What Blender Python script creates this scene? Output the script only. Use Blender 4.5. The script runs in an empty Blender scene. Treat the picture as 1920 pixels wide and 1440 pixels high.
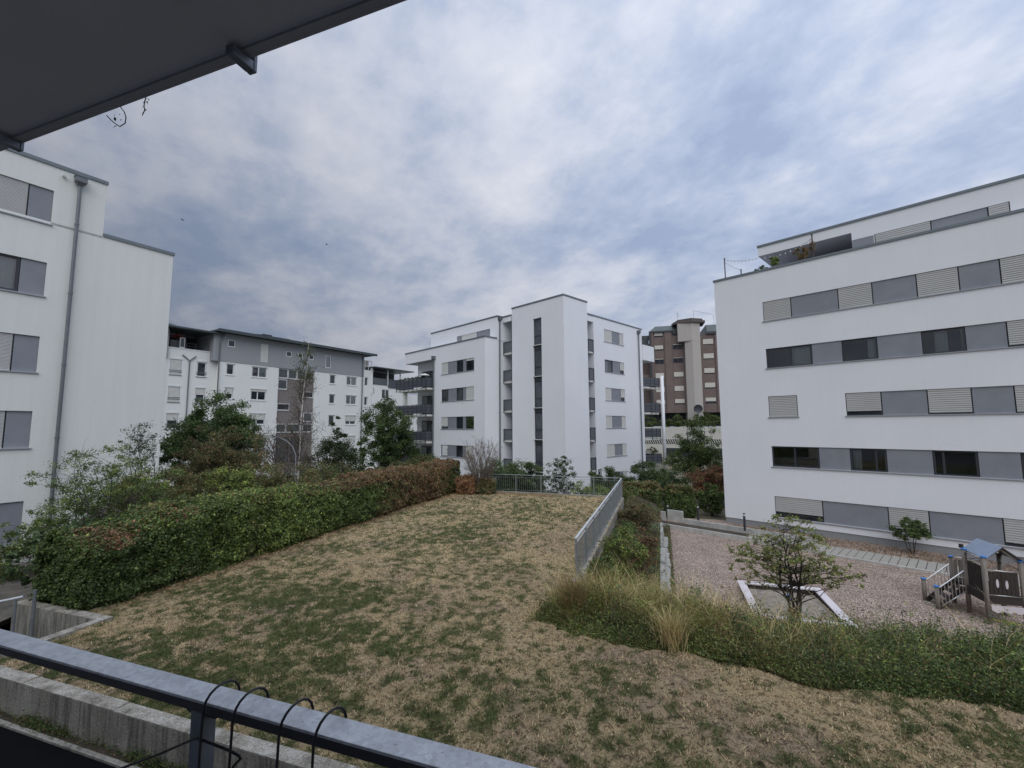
import bpy, math, random
import numpy as np
from mathutils import Vector, Matrix, noise as mnoise
random.seed(7); RNG = np.random.default_rng(7)
SC = bpy.context.scene
COL = SC.collection
R = math.radians

# ------------------------------------------------------------------ camera
EYE = 3.75                      # the lawn is z = 0
cd = bpy.data.cameras.new('camera'); cam = bpy.data.objects.new('camera', cd); COL.objects.link(cam)
cd.sensor_width = 36; cd.lens = 36 * 833 / 1920
cd.clip_start = 0.05; cd.clip_end = 3000
cam.location = (0, 0, EYE)
cam.rotation_euler = (Matrix.Rotation(R(90 + 5.47), 3, 'X') @ Matrix.Rotation(R(-0.3), 3, 'Z')).to_euler()
SC.camera = cam

# ------------------------------------------------------------------ light and sky
SUN_EL, SUN_AZ = R(46), R(179)          # azimuth clockwise from +Y, so the sun stands behind the camera
sd = bpy.data.lights.new('sun', 'SUN'); sd.energy = 1.4; sd.angle = R(60); sd.color = (0.98, 0.985, 1.0)
sun = bpy.data.objects.new('sun', sd); COL.objects.link(sun)
sv = Vector((math.sin(SUN_AZ) * math.cos(SUN_EL), math.cos(SUN_AZ) * math.cos(SUN_EL), math.sin(SUN_EL)))
sun.rotation_euler = sv.to_track_quat('Z', 'Y').to_euler()
W = bpy.data.worlds.new('World'); SC.world = W; W.use_nodes = True
SC.view_settings.view_transform = 'Standard'; SC.view_settings.look = 'None'
SC.view_settings.exposure = 0.25; SC.view_settings.gamma = 1.0; SC.view_settings.use_curve_mapping = False
SC.cycles.use_denoising = True
SC.cycles.max_bounces = 6; SC.cycles.transparent_max_bounces = 12


class NT:
    """tiny helper to write node trees"""
    def __init__(s, tree): s.t = tree; s.n = tree.nodes; s.l = tree.links
    def node(s, typ, _ins=None, **kw):
        nd = s.n.new(typ)
        for k, v in kw.items(): setattr(nd, k, v)
        if _ins:
            for k, v in _ins.items():
                sock = nd.inputs[k]
                if isinstance(v, bpy.types.NodeSocket): s.l.new(v, sock)
                else: sock.default_value = v
        return nd
    def math(s, op, a, b=None, c=None, clamp=False):
        nd = s.n.new('ShaderNodeMath'); nd.operation = op; nd.use_clamp = clamp
        for i, v in enumerate((a, b, c)):
            if v is None: continue
            if isinstance(v, bpy.types.NodeSocket): s.l.new(v, nd.inputs[i])
            else: nd.inputs[i].default_value = v
        return nd.outputs[0]
    def vmath(s, op, a, b=None):
        nd = s.n.new('ShaderNodeVectorMath'); nd.operation = op
        for i, v in enumerate((a, b)):
            if v is None: continue
            if isinstance(v, bpy.types.NodeSocket): s.l.new(v, nd.inputs[i])
            else: nd.inputs[i].default_value = v
        return nd.outputs['Value'] if op in ('DOT_PRODUCT', 'LENGTH') else nd.outputs[0]
    def noise(s, vec, scale, detail=4, rough=0.5, dist=0.0, out='Fac'):
        nd = s.node('ShaderNodeTexNoise', {'Vector': vec, 'Scale': scale, 'Detail': detail, 'Roughness': rough, 'Distortion': dist})
        return nd.outputs[out]
    def ramp(s, fac, stops, interp='LINEAR'):
        nd = s.n.new('ShaderNodeValToRGB'); s.l.new(fac, nd.inputs[0]); cr = nd.color_ramp; cr.interpolation = interp
        while len(cr.elements) < len(stops): cr.elements.new(0.5)
        for e, (p, c) in zip(cr.elements, stops):
            e.position = p; e.color = (c, c, c, 1) if isinstance(c, (int, float)) else (*c[:3], 1)
        return nd.outputs[0]
    def mix(s, fac, a, b, mode='MIX'):
        nd = s.n.new('ShaderNodeMix'); nd.data_type = 'RGBA'; nd.blend_type = mode
        for i, v in ((0, fac), (6, a), (7, b)):
            if isinstance(v, bpy.types.NodeSocket): s.l.new(v, nd.inputs[i])
            elif isinstance(v, (int, float)): nd.inputs[i].default_value = v if i == 0 else (v, v, v, 1)
            else: nd.inputs[i].default_value = (*v[:3], 1)
        return nd.outputs[2]


def build_sky():
    W.node_tree.nodes.clear(); t = NT(W.node_tree)
    tc = t.node('ShaderNodeTexCoord').outputs['Generated']
    sep = t.node('ShaderNodeSeparateXYZ', {0: tc}); x, y, z = sep.outputs
    zz = t.math('MAXIMUM', z, 0.0)
    # clouds on a flat deck high above: perspective towards the horizon
    inv = t.math('DIVIDE', 1.0, t.math('ADD', zz, 0.24))
    px = t.math('MULTIPLY', x, inv); py = t.math('MULTIPLY', y, inv)
    # turn the deck so that the bands of cloud run from upper left to lower right
    a = R(32)
    u = t.math('ADD', t.math('MULTIPLY', px, math.cos(a)), t.math('MULTIPLY', py, math.sin(a)))
    v = t.math('SUBTRACT', t.math('MULTIPLY', py, math.cos(a)), t.math('MULTIPLY', px, math.sin(a)))
    vec = t.node('ShaderNodeCombineXYZ', {0: t.math('MULTIPLY', u, 1.55), 1: t.math('MULTIPLY', v, 1.25), 2: 3.7}).outputs[0]
    n1 = t.noise(vec, 1.2, 9, 0.54, 0.08)
    n2 = t.noise(vec, 4.2, 10, 0.6, 0.12)
    n3 = t.noise(vec, 0.42, 3, 0.5)
    n = t.math('ADD', t.math('MULTIPLY', n1, 0.52), t.math('ADD', t.math('MULTIPLY', n2, 0.32), t.math('MULTIPLY', n3, 0.16)))
    clouds = t.ramp(n, [(0.37, (1.95, 2.38, 3.35)), (0.45, (2.6, 2.98, 3.85)), (0.505, (3.25, 3.53, 4.2)), (0.56, (3.75, 3.95, 4.5)), (0.63, (4.3, 4.45, 4.9))])
    # the deck is thinner, so brighter, up and to the right
    d = t.vmath('DOT_PRODUCT', tc, (0.48, 0.22, 0.85))
    g = t.node('ShaderNodeMapRange', {'Value': d, 'From Min': 0.0, 'From Max': 1.0, 'To Min': 0.66, 'To Max': 1.98}).outputs[0]
    zen = t.node('ShaderNodeMapRange', {'Value': z, 'From Min': 0.72, 'From Max': 1.0, 'To Min': 1.0, 'To Max': 1.9}, interpolation_type='SMOOTHSTEP').outputs[0]; g = t.math('MULTIPLY', g, zen)
    bri = t.node('ShaderNodeVectorMath', operation='SCALE'); t.l.new(clouds, bri.inputs[0]); t.l.new(g, bri.inputs['Scale'])
    sky = t.node('ShaderNodeTexSky', sky_type='NISHITA', sun_disc=False, sun_elevation=SUN_EL, sun_rotation=SUN_AZ)
    thin = t.ramp(n, [(0.30, 0.90), (0.45, 0.97)])
    c = t.mix(thin, sky.outputs[0], bri.outputs[0])
    bg = t.node('ShaderNodeBackground', {'Color': c, 'Strength': 0.1})
    out = t.node('ShaderNodeOutputWorld'); t.l.new(bg.outputs[0], out.inputs[0])
build_sky()

# ------------------------------------------------------------------ materials
MATS = {}
def material(name, base, rough=0.8, metal=0.0, bump=0.0, bscale=60.0, var=0.0, vscale=3.0, spec=0.5, fn=None):
    if name in MATS: return MATS[name]
    m = bpy.data.materials.new(name); m.use_nodes = True; m.node_tree.nodes.clear(); t = NT(m.node_tree)
    p = t.node('ShaderNodeBsdfPrincipled', {'Roughness': rough, 'Metallic': metal, 'Specular IOR Level': spec})
    o = t.node('ShaderNodeOutputMaterial'); t.l.new(p.outputs[0], o.inputs[0])
    tc = t.node('ShaderNodeTexCoord').outputs['Object']
    c = base
    if fn: c = fn(t, tc, p)
    elif var > 0:
        nz = t.noise(tc, vscale, 6, 0.6)
        lo = tuple(max(0, k * (1 - var)) for k in base); hi = tuple(k * (1 + var) for k in base)
        c = t.ramp(nz, [(0.3, lo), (0.7, hi)])
    if isinstance(c, bpy.types.NodeSocket): t.l.new(c, p.inputs['Base Color'])
    elif c is not None: p.inputs['Base Color'].default_value = (*c, 1)
    if bump > 0:
        b = t.node('ShaderNodeBump', {'Strength': bump, 'Distance': 0.02, 'Height': t.noise(tc, bscale, 3, 0.6)})
        t.l.new(b.outputs[0], p.inputs['Normal'])
    MATS[name] = m
    return m

def stucco(name, base, stain=0.10):
    def fn(t, tc, p):
        big = t.noise(tc, 0.35, 5, 0.6)
        c = t.ramp(big, [(0.3, tuple(k * 0.965 for k in base)), (0.7, tuple(min(.9, k * 1.015) for k in base))])
        # rain streaks: noise drawn out along z
        mp = t.node('ShaderNodeMapping', {'Vector': tc, 'Scale': (2.2, 2.2, 0.10)}).outputs[0]
        st = t.ramp(t.noise(mp, 1.6, 5, 0.65), [(0.42, 0.0), (0.75, stain)])
        c2 = t.mix(st, c, (base[0] * 0.62, base[1] * 0.64, base[2] * 0.60))
        # fine mottling
        fi = t.ramp(t.noise(tc, 26, 3, 0.7), [(0.3, 0.965), (0.7, 1.03)])
        return t.mix(1.0, c2, fi, 'MULTIPLY')
    return material(name, base, 0.92, bump=0.35, bscale=90, fn=fn, spec=0.2)

M_WHITE = stucco('white_render', (0.785, 0.80, 0.835), 0.05)
M_WHITE_A = stucco('aged_white_render', (0.735, 0.755, 0.72), 0.16)
M_WHITE_D = stucco('far_white_render', (0.80, 0.81, 0.79))
M_GREYR = stucco('grey_render', (0.33, 0.34, 0.36))
M_PLINTH = stucco('grey_plinth_render', (0.27, 0.28, 0.29))
M_BEIGE = stucco('beige_concrete_panel', (0.45, 0.42, 0.395), 0.2)
M_BEIGE2 = stucco('pale_podium_concrete', (0.50, 0.49, 0.45), 0.2)
M_BROWNP = stucco('taupe_cladding', (0.225, 0.20, 0.19))
M_SOFFIT = stucco('soffit_render', (0.42, 0.42, 0.43))
M_COPE = material('zinc_coping', (0.17, 0.20, 0.22), 0.55, 0.35, var=0.08, vscale=2)
M_PIPE = material('zinc_pipe', (0.16, 0.175, 0.19), 0.5, 0.4, var=0.12, vscale=3)
def panel_fn(t, tc, p):
    c = t.ramp(t.noise(tc, 1.3, 4, 0.6), [(0.3, (0.205, 0.218, 0.248)), (0.7, (0.245, 0.258, 0.29))])
    sp = t.ramp(t.noise(tc, 120, 2, 0.6), [(0.35, 0.90), (0.65, 1.10)])
    return t.mix(1.0, c, sp, 'MULTIPLY')
M_PANEL = material('grey_facade_panel', (0.2, 0.2, 0.2), 0.6, fn=panel_fn)
M_FRAME = material('anthracite_frame', (0.032, 0.036, 0.043), 0.5)
M_WFRAME = material('white_window_frame', (0.70, 0.71, 0.71), 0.4)
M_SHUT = material('aluminium_shutter', (0.44, 0.44, 0.43), 0.55, 0.0, var=0.05, vscale=1.2)
M_SHUTW = material('white_shutter', (0.62, 0.62, 0.585), 0.6, var=0.04)
M_SILL = material('metal_sill', (0.36, 0.38, 0.41), 0.4, 0.3)
def glass_fn(t, tc, p):
    return t.ramp(t.noise(tc, 0.9, 2, 0.5), [(0.35, (0.010, 0.012, 0.016)), (0.7, (0.035, 0.042, 0.05))])
M_GLASS = material('dark_window_glass', (0.02, 0.02, 0.03), 0.03, fn=glass_fn, spec=0.6)
M_ROOM = material('dim_room', (0.16, 0.158, 0.165), 0.9)
M_CURT = material('net_curtain', (0.62, 0.64, 0.64), 0.9, bump=0.2, bscale=20)
M_REDC = material('red_curtain', (0.6, 0.05, 0.06), 0.9)
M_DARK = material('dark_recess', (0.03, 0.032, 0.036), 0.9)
M_RAILP = material('dark_balcony_panel', (0.075, 0.082, 0.10), 0.55, var=0.1, vscale=4)
M_RAILB = material('dark_rail_bar', (0.05, 0.055, 0.065), 0.5, 0.3)
def brick_fn(t, tc, p):
    mp = t.node('ShaderNodeMapping', {'Vector': tc, 'Scale': (1, 1, 1)}).outputs[0]
    sx = t.node('ShaderNodeSeparateXYZ', {0: mp})
    vec = t.node('ShaderNodeCombineXYZ', {0: t.math('ADD', sx.outputs[0], sx.outputs[1]), 1: sx.outputs[2], 2: 0.0}).outputs[0]
    b = t.node('ShaderNodeTexBrick', {'Vector': vec, 'Color1': (0.175, 0.128, 0.118, 1), 'Color2': (0.145, 0.105, 0.098, 1), 'Mortar': (0.19, 0.155, 0.145, 1), 'Scale': 1.0, 'Mortar Size': 0.012, 'Brick Width': 0.5, 'Row Height': 0.16})
    v = t.ramp(t.noise(tc, 0.5, 5, 0.6), [(0.3, 0.88), (0.7, 1.08)])
    return t.mix(1.0, b.outputs[0], v, 'MULTIPLY')
M_BRICK = material('red_brown_brick', (0.2, 0.12, 0.1), 0.85, fn=brick_fn)
M_GREENR = material('green_grey_roofing', (0.075, 0.095, 0.093), 0.5, var=0.1)
M_ROOF = material('dark_sheet_roof', (0.06, 0.075, 0.08), 0.5, 0.2, var=0.12)
M_FLATROOF = material('roof_gravel', (0.22, 0.21, 0.2), 0.95, var=0.2, vscale=8)

def concrete_fn(t, tc, p):
    c = t.ramp(t.noise(tc, 1.4, 6, 0.65), [(0.25, (0.21, 0.195, 0.165)), (0.55, (0.32, 0.305, 0.265)), (0.8, (0.41, 0.395, 0.355))])
    mp = t.node('ShaderNodeMapping', {'Vector': tc, 'Scale': (9, 9, 0.9)}).outputs[0]
    st = t.ramp(t.noise(mp, 1.1, 5, 0.7), [(0.47, 0.0), (0.62, 0.70)])
    c = t.mix(st, c, (0.065, 0.065, 0.052))
    sp = t.ramp(t.noise(tc, 55, 3, 0.75), [(0.3, 0.8), (0.7, 1.15)])
    return t.mix(1.0, c, sp, 'MULTIPLY')
M_CONC = material('weathered_concrete', (0.3, 0.3, 0.28), 0.95, bump=0.6, bscale=30, fn=concrete_fn)
def conctop_fn(t, tc, p):
    c = t.ramp(t.noise(tc, 5, 6, 0.7), [(0.3, (0.12, 0.11, 0.085)), (0.5, (0.31, 0.285, 0.24)), (0.72, (0.50, 0.48, 0.43))])
    sp = t.ramp(t.noise(tc, 45, 3, 0.8), [(0.35, 0.5), (0.65, 1.35)])
    return t.mix(1.0, c, sp, 'MULTIPLY')
M_CTOP = material('lichened_concrete_top', (0.3, 0.3, 0.28), 0.95, bump=0.7, bscale=60, fn=conctop_fn)
M_KERB = material('pale_kerb_concrete', (0.42, 0.415, 0.39), 0.9, bump=0.3, bscale=40, var=0.22, vscale=2.5)

def galv_fn(t, tc, p):
    vo = t.node('ShaderNodeTexVoronoi', {'Vector': tc, 'Scale': 75.0}); vo.feature = 'F1'
    c = t.ramp(vo.outputs['Color'], [(0.1, (0.48, 0.50, 0.52)), (0.9, (0.62, 0.64, 0.66))])
    v = t.ramp(t.noise(tc, 9, 5, 0.7), [(0.3, 0.82), (0.7, 1.12)])
    pits = t.ramp(t.noise(tc, 130, 2, 0.5), [(0.27, 0.55), (0.34, 1.0)])
    return t.mix(1.0, t.mix(1.0, c, v, 'MULTIPLY'), pits, 'MULTIPLY')
M_GALV = material('galvanised_steel', (0.4, 0.4, 0.4), 0.5, 0.25, bump=0.06, bscale=60, fn=galv_fn)
M_GALVD = material('dull_galvanised_steel', (0.24, 0.26, 0.27), 0.5, 0.4, var=0.15, vscale=6)
M_WIRE = material('black_coated_wire', (0.012, 0.012, 0.014), 0.45)
M_OWN = material('grey_balcony_soffit', (0.44, 0.445, 0.47), 0.9, bump=0.15, bscale=50, var=0.05)
M_OWNE = material('grey_slab_edge', (0.30, 0.30, 0.33), 0.9, var=0.06)
M_BLACKF = material('black_rubber_floor', (0.004, 0.004, 0.005), 0.95, var=0.2, spec=0.1)

def attr_mat(name, rough=0.55, trans=0.32, spec=0.4):
    m = bpy.data.materials.new(name); m.use_nodes = True; m.node_tree.nodes.clear(); t = NT(m.node_tree)
    at = t.node('ShaderNodeAttribute', attribute_name='col').outputs['Color']
    p = t.node('ShaderNodeBsdfPrincipled', {'Base Color': at, 'Roughness': rough, 'Specular IOR Level': spec})
    o = t.node('ShaderNodeOutputMaterial')
    if trans > 0:
        tr = t.node('ShaderNodeBsdfTranslucent', {'Color': at})
        mx = t.node('ShaderNodeMixShader', {0: trans, 1: p.outputs[0], 2: tr.outputs[0]})
        t.l.new(mx.outputs[0], o.inputs[0])
    else: t.l.new(p.outputs[0], o.inputs[0])
    return m
M_LEAF = attr_mat('foliage')
M_GRASS = attr_mat('grass_blades', 0.75, 0.2, 0.2)
M_BARKD = material('dark_bark', (0.032, 0.026, 0.021), 0.95, bump=0.5, bscale=40, var=0.3, vscale=14)
M_BARK = material('bark', (0.055, 0.043, 0.035), 0.95, bump=0.5, bscale=40, var=0.3, vscale=14)
def birch_fn(t, tc, p):
    mp = t.node('ShaderNodeMapping', {'Vector': tc, 'Scale': (2, 2, 9)}).outputs[0]
    s = t.ramp(t.noise(mp, 1.3, 4, 0.7), [(0.36, 0.0), (0.44, 1.0)])
    return t.mix(s, (0.08, 0.07, 0.06), (0.66, 0.63, 0.58))
M_BIRCH = material('birch_bark', (0.5, 0.5, 0.45), 0.85, fn=birch_fn)
M_SOIL = material('dark_soil', (0.055, 0.042, 0.03), 0.98, bump=0.6, bscale=20, var=0.35, vscale=5)

# ------------------------------------------------------------------ geometry helpers
class MB:
    def __init__(s): s.v = []; s.f = []; s.m = []; s.mi = 0
    def quad(s, a, b, c, d):
        n = len(s.v); s.v += [tuple(a), tuple(b), tuple(c), tuple(d)]; s.f.append((n, n + 1, n + 2, n + 3)); s.m.append(s.mi)
    def poly(s, pts):
        n = len(s.v); s.v += [tuple(p) for p in pts]; s.f.append(tuple(range(n, n + len(pts)))); s.m.append(s.mi)
    def hexa(s, p):   # 8 points: bottom 0-3 ccw, top 4-7
        n = len(s.v); s.v += [tuple(q) for q in p]
        for f in ((3, 2, 1, 0), (4, 5, 6, 7), (0, 1, 5, 4), (1, 2, 6, 5), (2, 3, 7, 6), (3, 0, 4, 7)):
            s.f.append(tuple(n + i for i in f)); s.m.append(s.mi)
    def prism(s, pts, z0, z1):
        n = len(s.v); k = len(pts)
        s.v += [(p[0], p[1], z0) for p in pts] + [(p[0], p[1], z1) for p in pts]
        s.f.append(tuple(n + i for i in reversed(range(k)))); s.m.append(s.mi)
        s.f.append(tuple(n + k + i for i in range(k))); s.m.append(s.mi)
        for i in range(k):
            j = (i + 1) % k; s.f.append((n + i, n + j, n + k + j, n + k + i)); s.m.append(s.mi)
    def tube(s, pts, rad, seg=8, cap=True):
        pts = [Vector(p) for p in pts]
        rr = rad if isinstance(rad, (list, tuple)) else [rad] * len(pts)
        n0 = len(s.v); up = Vector((0, 0, 1)); last = None
        for i, p in enumerate(pts):
            d = (pts[min(i + 1, len(pts) - 1)] - pts[max(i - 1, 0)])
            d = d.normalized() if d.length > 1e-9 else Vector((0, 0, 1))
            if last is None:
                x = d.cross(up) if abs(d.z) < 0.95 else d.cross(Vector((1, 0, 0)))
            else: x = last - d * last.dot(d)
            x.normalize(); last = x; y = d.cross(x)
            for k in range(seg):
                a = 2 * math.pi * k / seg
                s.v.append(tuple(p + (x * math.cos(a) + y * math.sin(a)) * rr[i]))
        for i in range(len(pts) - 1):
            for k in range(seg):
                k2 = (k + 1) % seg
                s.f.append((n0 + i * seg + k, n0 + i * seg + k2, n0 + (i + 1) * seg + k2, n0 + (i + 1) * seg + k)); s.m.append(s.mi)
        if cap:
            s.f.append(tuple(n0 + k for k in reversed(range(seg)))); s.m.append(s.mi)
            e = n0 + (len(pts) - 1) * seg
            s.f.append(tuple(e + k for k in range(seg))); s.m.append(s.mi)
    def bar(s, a, b, w, h, up=(0, 0, 1)):
        a = Vector(a); b = Vector(b); d = (b - a).normalized(); up = Vector(up)
        x = d.cross(up)
        if x.length < 1e-4: x = d.cross(Vector((1, 0, 0)))
        x.normalize(); y = x.cross(d); x = x * w / 2; y = y * h / 2
        s.hexa([a - x - y, b - x - y, b + x - y, a + x - y, a - x + y, b - x + y, b + x + y, a + x + y])
    def build(s, name, mats, parent=None, smooth=False, bevel=0.0):
        me = bpy.data.meshes.new(name); me.from_pydata(s.v, [], s.f); me.update()
        mats = mats if isinstance(mats, (list, tuple)) else [mats]
        for m in mats: me.materials.append(m)
        if len(mats) > 1: me.polygons.foreach_set('material_index', s.m)
        if smooth: me.polygons.foreach_set('use_smooth', [True] * len(me.polygons))
        o = bpy.data.objects.new(name, me); COL.objects.link(o)
        if parent is not None: o.parent = parent; 
        if bevel > 0:
            b = o.modifiers.new('bevel', 'BEVEL'); b.width = bevel; b.segments = 2; b.limit_method = 'ANGLE'
        return o

def tag(o, label=None, cat=None, group=None, kind=None):
    if label: o['label'] = label
    if cat: o['category'] = cat
    if group: o['group'] = group
    if kind: o['kind'] = kind
    return o
def empty(name, loc, label=None, cat=None, group=None):
    # the Empty stands at the base of its thing; parts are built in world space, so it keeps them with a parent inverse
    o = bpy.data.objects.new(name, None); COL.objects.link(o); o.location = loc; o.empty_display_size = 0.3
    return tag(o, label, cat, group)
def adopt(root):
    inv = Matrix.Translation(root.location).inverted()
    for c in [c for c in COL.objects if c.parent == root]: c.matrix_parent_inverse = inv

def mesh_np(name, verts, faces, mat, parent=None, col=None, smooth=False):
    """verts (n,3), faces (m,k) arrays; col per vertex (n,3)"""
    me = bpy.data.meshes.new(name); n = len(verts); m, k = faces.shape
    me.vertices.add(n); me.vertices.foreach_set('co', np.ascontiguousarray(verts, dtype=np.float32).ravel())
    me.loops.add(m * k); me.loops.foreach_set('vertex_index', faces.astype(np.int32).ravel())
    me.polygons.add(m); me.polygons.foreach_set('loop_start', np.arange(0, m * k, k, dtype=np.int32))
    me.polygons.foreach_set('loop_total', np.full(m, k, dtype=np.int32))
    if smooth: me.polygons.foreach_set('use_smooth', np.ones(m, dtype=bool))
    me.update(calc_edges=True)
    if col is not None:
        a = me.color_attributes.new('col', 'FLOAT_COLOR', 'POINT')
        a.data.foreach_set('color', np.concatenate([col, np.ones((n, 1))], 1).astype(np.float32).ravel())
    me.materials.append(mat)
    o = bpy.data.objects.new(name, me); COL.objects.link(o)
    if parent is not None: o.parent = parent
    return o

# value noise for numpy arrays
_T = np.random.default_rng(3).random((64, 64, 64))
def vnoise(p, scale, oct=3):
    p = np.asarray(p, float) * scale; out = 0; amp = 1; tot = 0
    for o in range(oct):
        i = np.floor(p).astype(int); f = p - i; f = f * f * (3 - 2 * f); r = 0
        for dx in (0, 1):
            for dy in (0, 1):
                for dz in (0, 1):
                    w = (f[:, 0] if dx else 1 - f[:, 0]) * (f[:, 1] if dy else 1 - f[:, 1]) * (f[:, 2] if dz else 1 - f[:, 2])
                    r = r + w * _T[(i[:, 0] + dx) % 64, (i[:, 1] + dy) % 64, (i[:, 2] + dz) % 64]
        out = out + r * amp; tot += amp; amp *= 0.5; p = p * 2.03 + 17.3
    return out / tot

TH = R(18.5); UX, UY = math.cos(TH), -math.sin(TH); VX, VY = math.sin(TH), math.cos(TH)
def Q(u, v, z=0.0): return Vector((UX * u + VX * v, UY * u + VY * v, z))
def Qn(u, v, z): return np.stack([UX * u + VX * v, UY * u + VY * v, z], 1)
def ubox(mb, u0, u1, v0, v1, z0, z1):
    mb.hexa([Q(u0, v0, z0), Q(u1, v0, z0), Q(u1, v1, z0), Q(u0, v1, z0), Q(u0, v0, z1), Q(u1, v0, z1), Q(u1, v1, z1), Q(u0, v1, z1)])

class Fr:
    """a facade plane: origin, direction along, outward normal towards the camera"""
    def __init__(s, o, az):
        s.o = Vector((o[0], o[1], 0)); a = R(az); s.d = Vector((math.sin(a), math.cos(a), 0))
        n = Vector((-s.d.y, s.d.x, 0)); s.n = n if n.dot(-s.o) > 0 else -n
    def P(s, a, t, z): return s.o + s.d * a + s.n * t + Vector((0, 0, z))
    def shift(s, a, t):
        f = Fr.__new__(Fr); f.o = s.P(a, t, 0); f.d = s.d; f.n = s.n; return f
    def box(s, mb, a0, a1, t0, t1, z0, z1):
        mb.hexa([s.P(a0, t0, z0), s.P(a1, t0, z0), s.P(a1, t1, z0), s.P(a0, t1, z0), s.P(a0, t0, z1), s.P(a1, t0, z1), s.P(a1, t1, z1), s.P(a0, t1, z1)])
    def rect(s, mb, a0, a1, z0, z1, t=0): mb.quad(s.P(a0, t, z0), s.P(a1, t, z0), s.P(a1, t, z1), s.P(a0, t, z1))
    def facade(s, mb, a0, a1, z0, z1, holes=(), depth=0.2, t=0.0):
        A = sorted({a0, a1, *[h[0] for h in holes], *[h[1] for h in holes]}); Z = sorted({z0, z1, *[h[2] for h in holes], *[h[3] for h in holes]})
        for i in range(len(A) - 1):
            for j in range(len(Z) - 1):
                ca = (A[i] + A[i + 1]) / 2; cz = (Z[j] + Z[j + 1]) / 2
                if any(h[0] < ca < h[1] and h[2] < cz < h[3] for h in holes): continue
                s.rect(mb, A[i], A[i + 1], Z[j], Z[j + 1], t)
        for h in holes:
            b0, b1, y0, y1 = h; q = t - depth
            mb.quad(s.P(b0, t, y0), s.P(b1, t, y0), s.P(b1, q, y0), s.P(b0, q, y0))
            mb.quad(s.P(b0, t, y1), s.P(b1, t, y1), s.P(b1, q, y1), s.P(b0, q, y1))
            mb.quad(s.P(b0, t, y0), s.P(b0, t, y1), s.P(b0, q, y1), s.P(b0, q, y0))
            mb.quad(s.P(b1, t, y0), s.P(b1, t, y1), s.P(b1, q, y1), s.P(b1, q, y0))
    def body(s, mb, a0, a1, z0, z1, depth, roof=True, t=0.0):
        """the other sides of a block whose front is a facade"""
        q = t - depth
        mb.quad(s.P(a0, t, z0), s.P(a0, q, z0), s.P(a0, q, z1), s.P(a0, t, z1))
        mb.quad(s.P(a1, t, z0), s.P(a1, q, z0), s.P(a1, q, z1), s.P(a1, t, z1))
        mb.quad(s.P(a0, q, z0), s.P(a1, q, z0), s.P(a1, q, z1), s.P(a0, q, z1))
        if roof: mb.quad(s.P(a0, t, z1 - .02), s.P(a1, t, z1 - .02), s.P(a1, q, z1 - .02), s.P(a0, q, z1 - .02))

def slats(f, mb, a0, a1, z0, z1, t, pitch):
    n = max(2, int(round((z1 - z0) / pitch))); p = (z1 - z0) / n; d = pitch * 0.34
    for i in range(n):
        y = z0 + i * p
        mb.quad(f.P(a0, t + d, y + p * .12), f.P(a1, t + d, y + p * .12), f.P(a1, t + d * .7, y + p * .86), f.P(a0, t + d * .7, y + p * .86))
        mb.quad(f.P(a0, t, y), f.P(a1, t, y), f.P(a1, t + d, y + p * .12), f.P(a0, t + d, y + p * .12))
        mb.quad(f.P(a0, t + d * .7, y + p * .86), f.P(a1, t + d * .7, y + p * .86), f.P(a1, t, y + p), f.P(a0, t, y + p))

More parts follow.
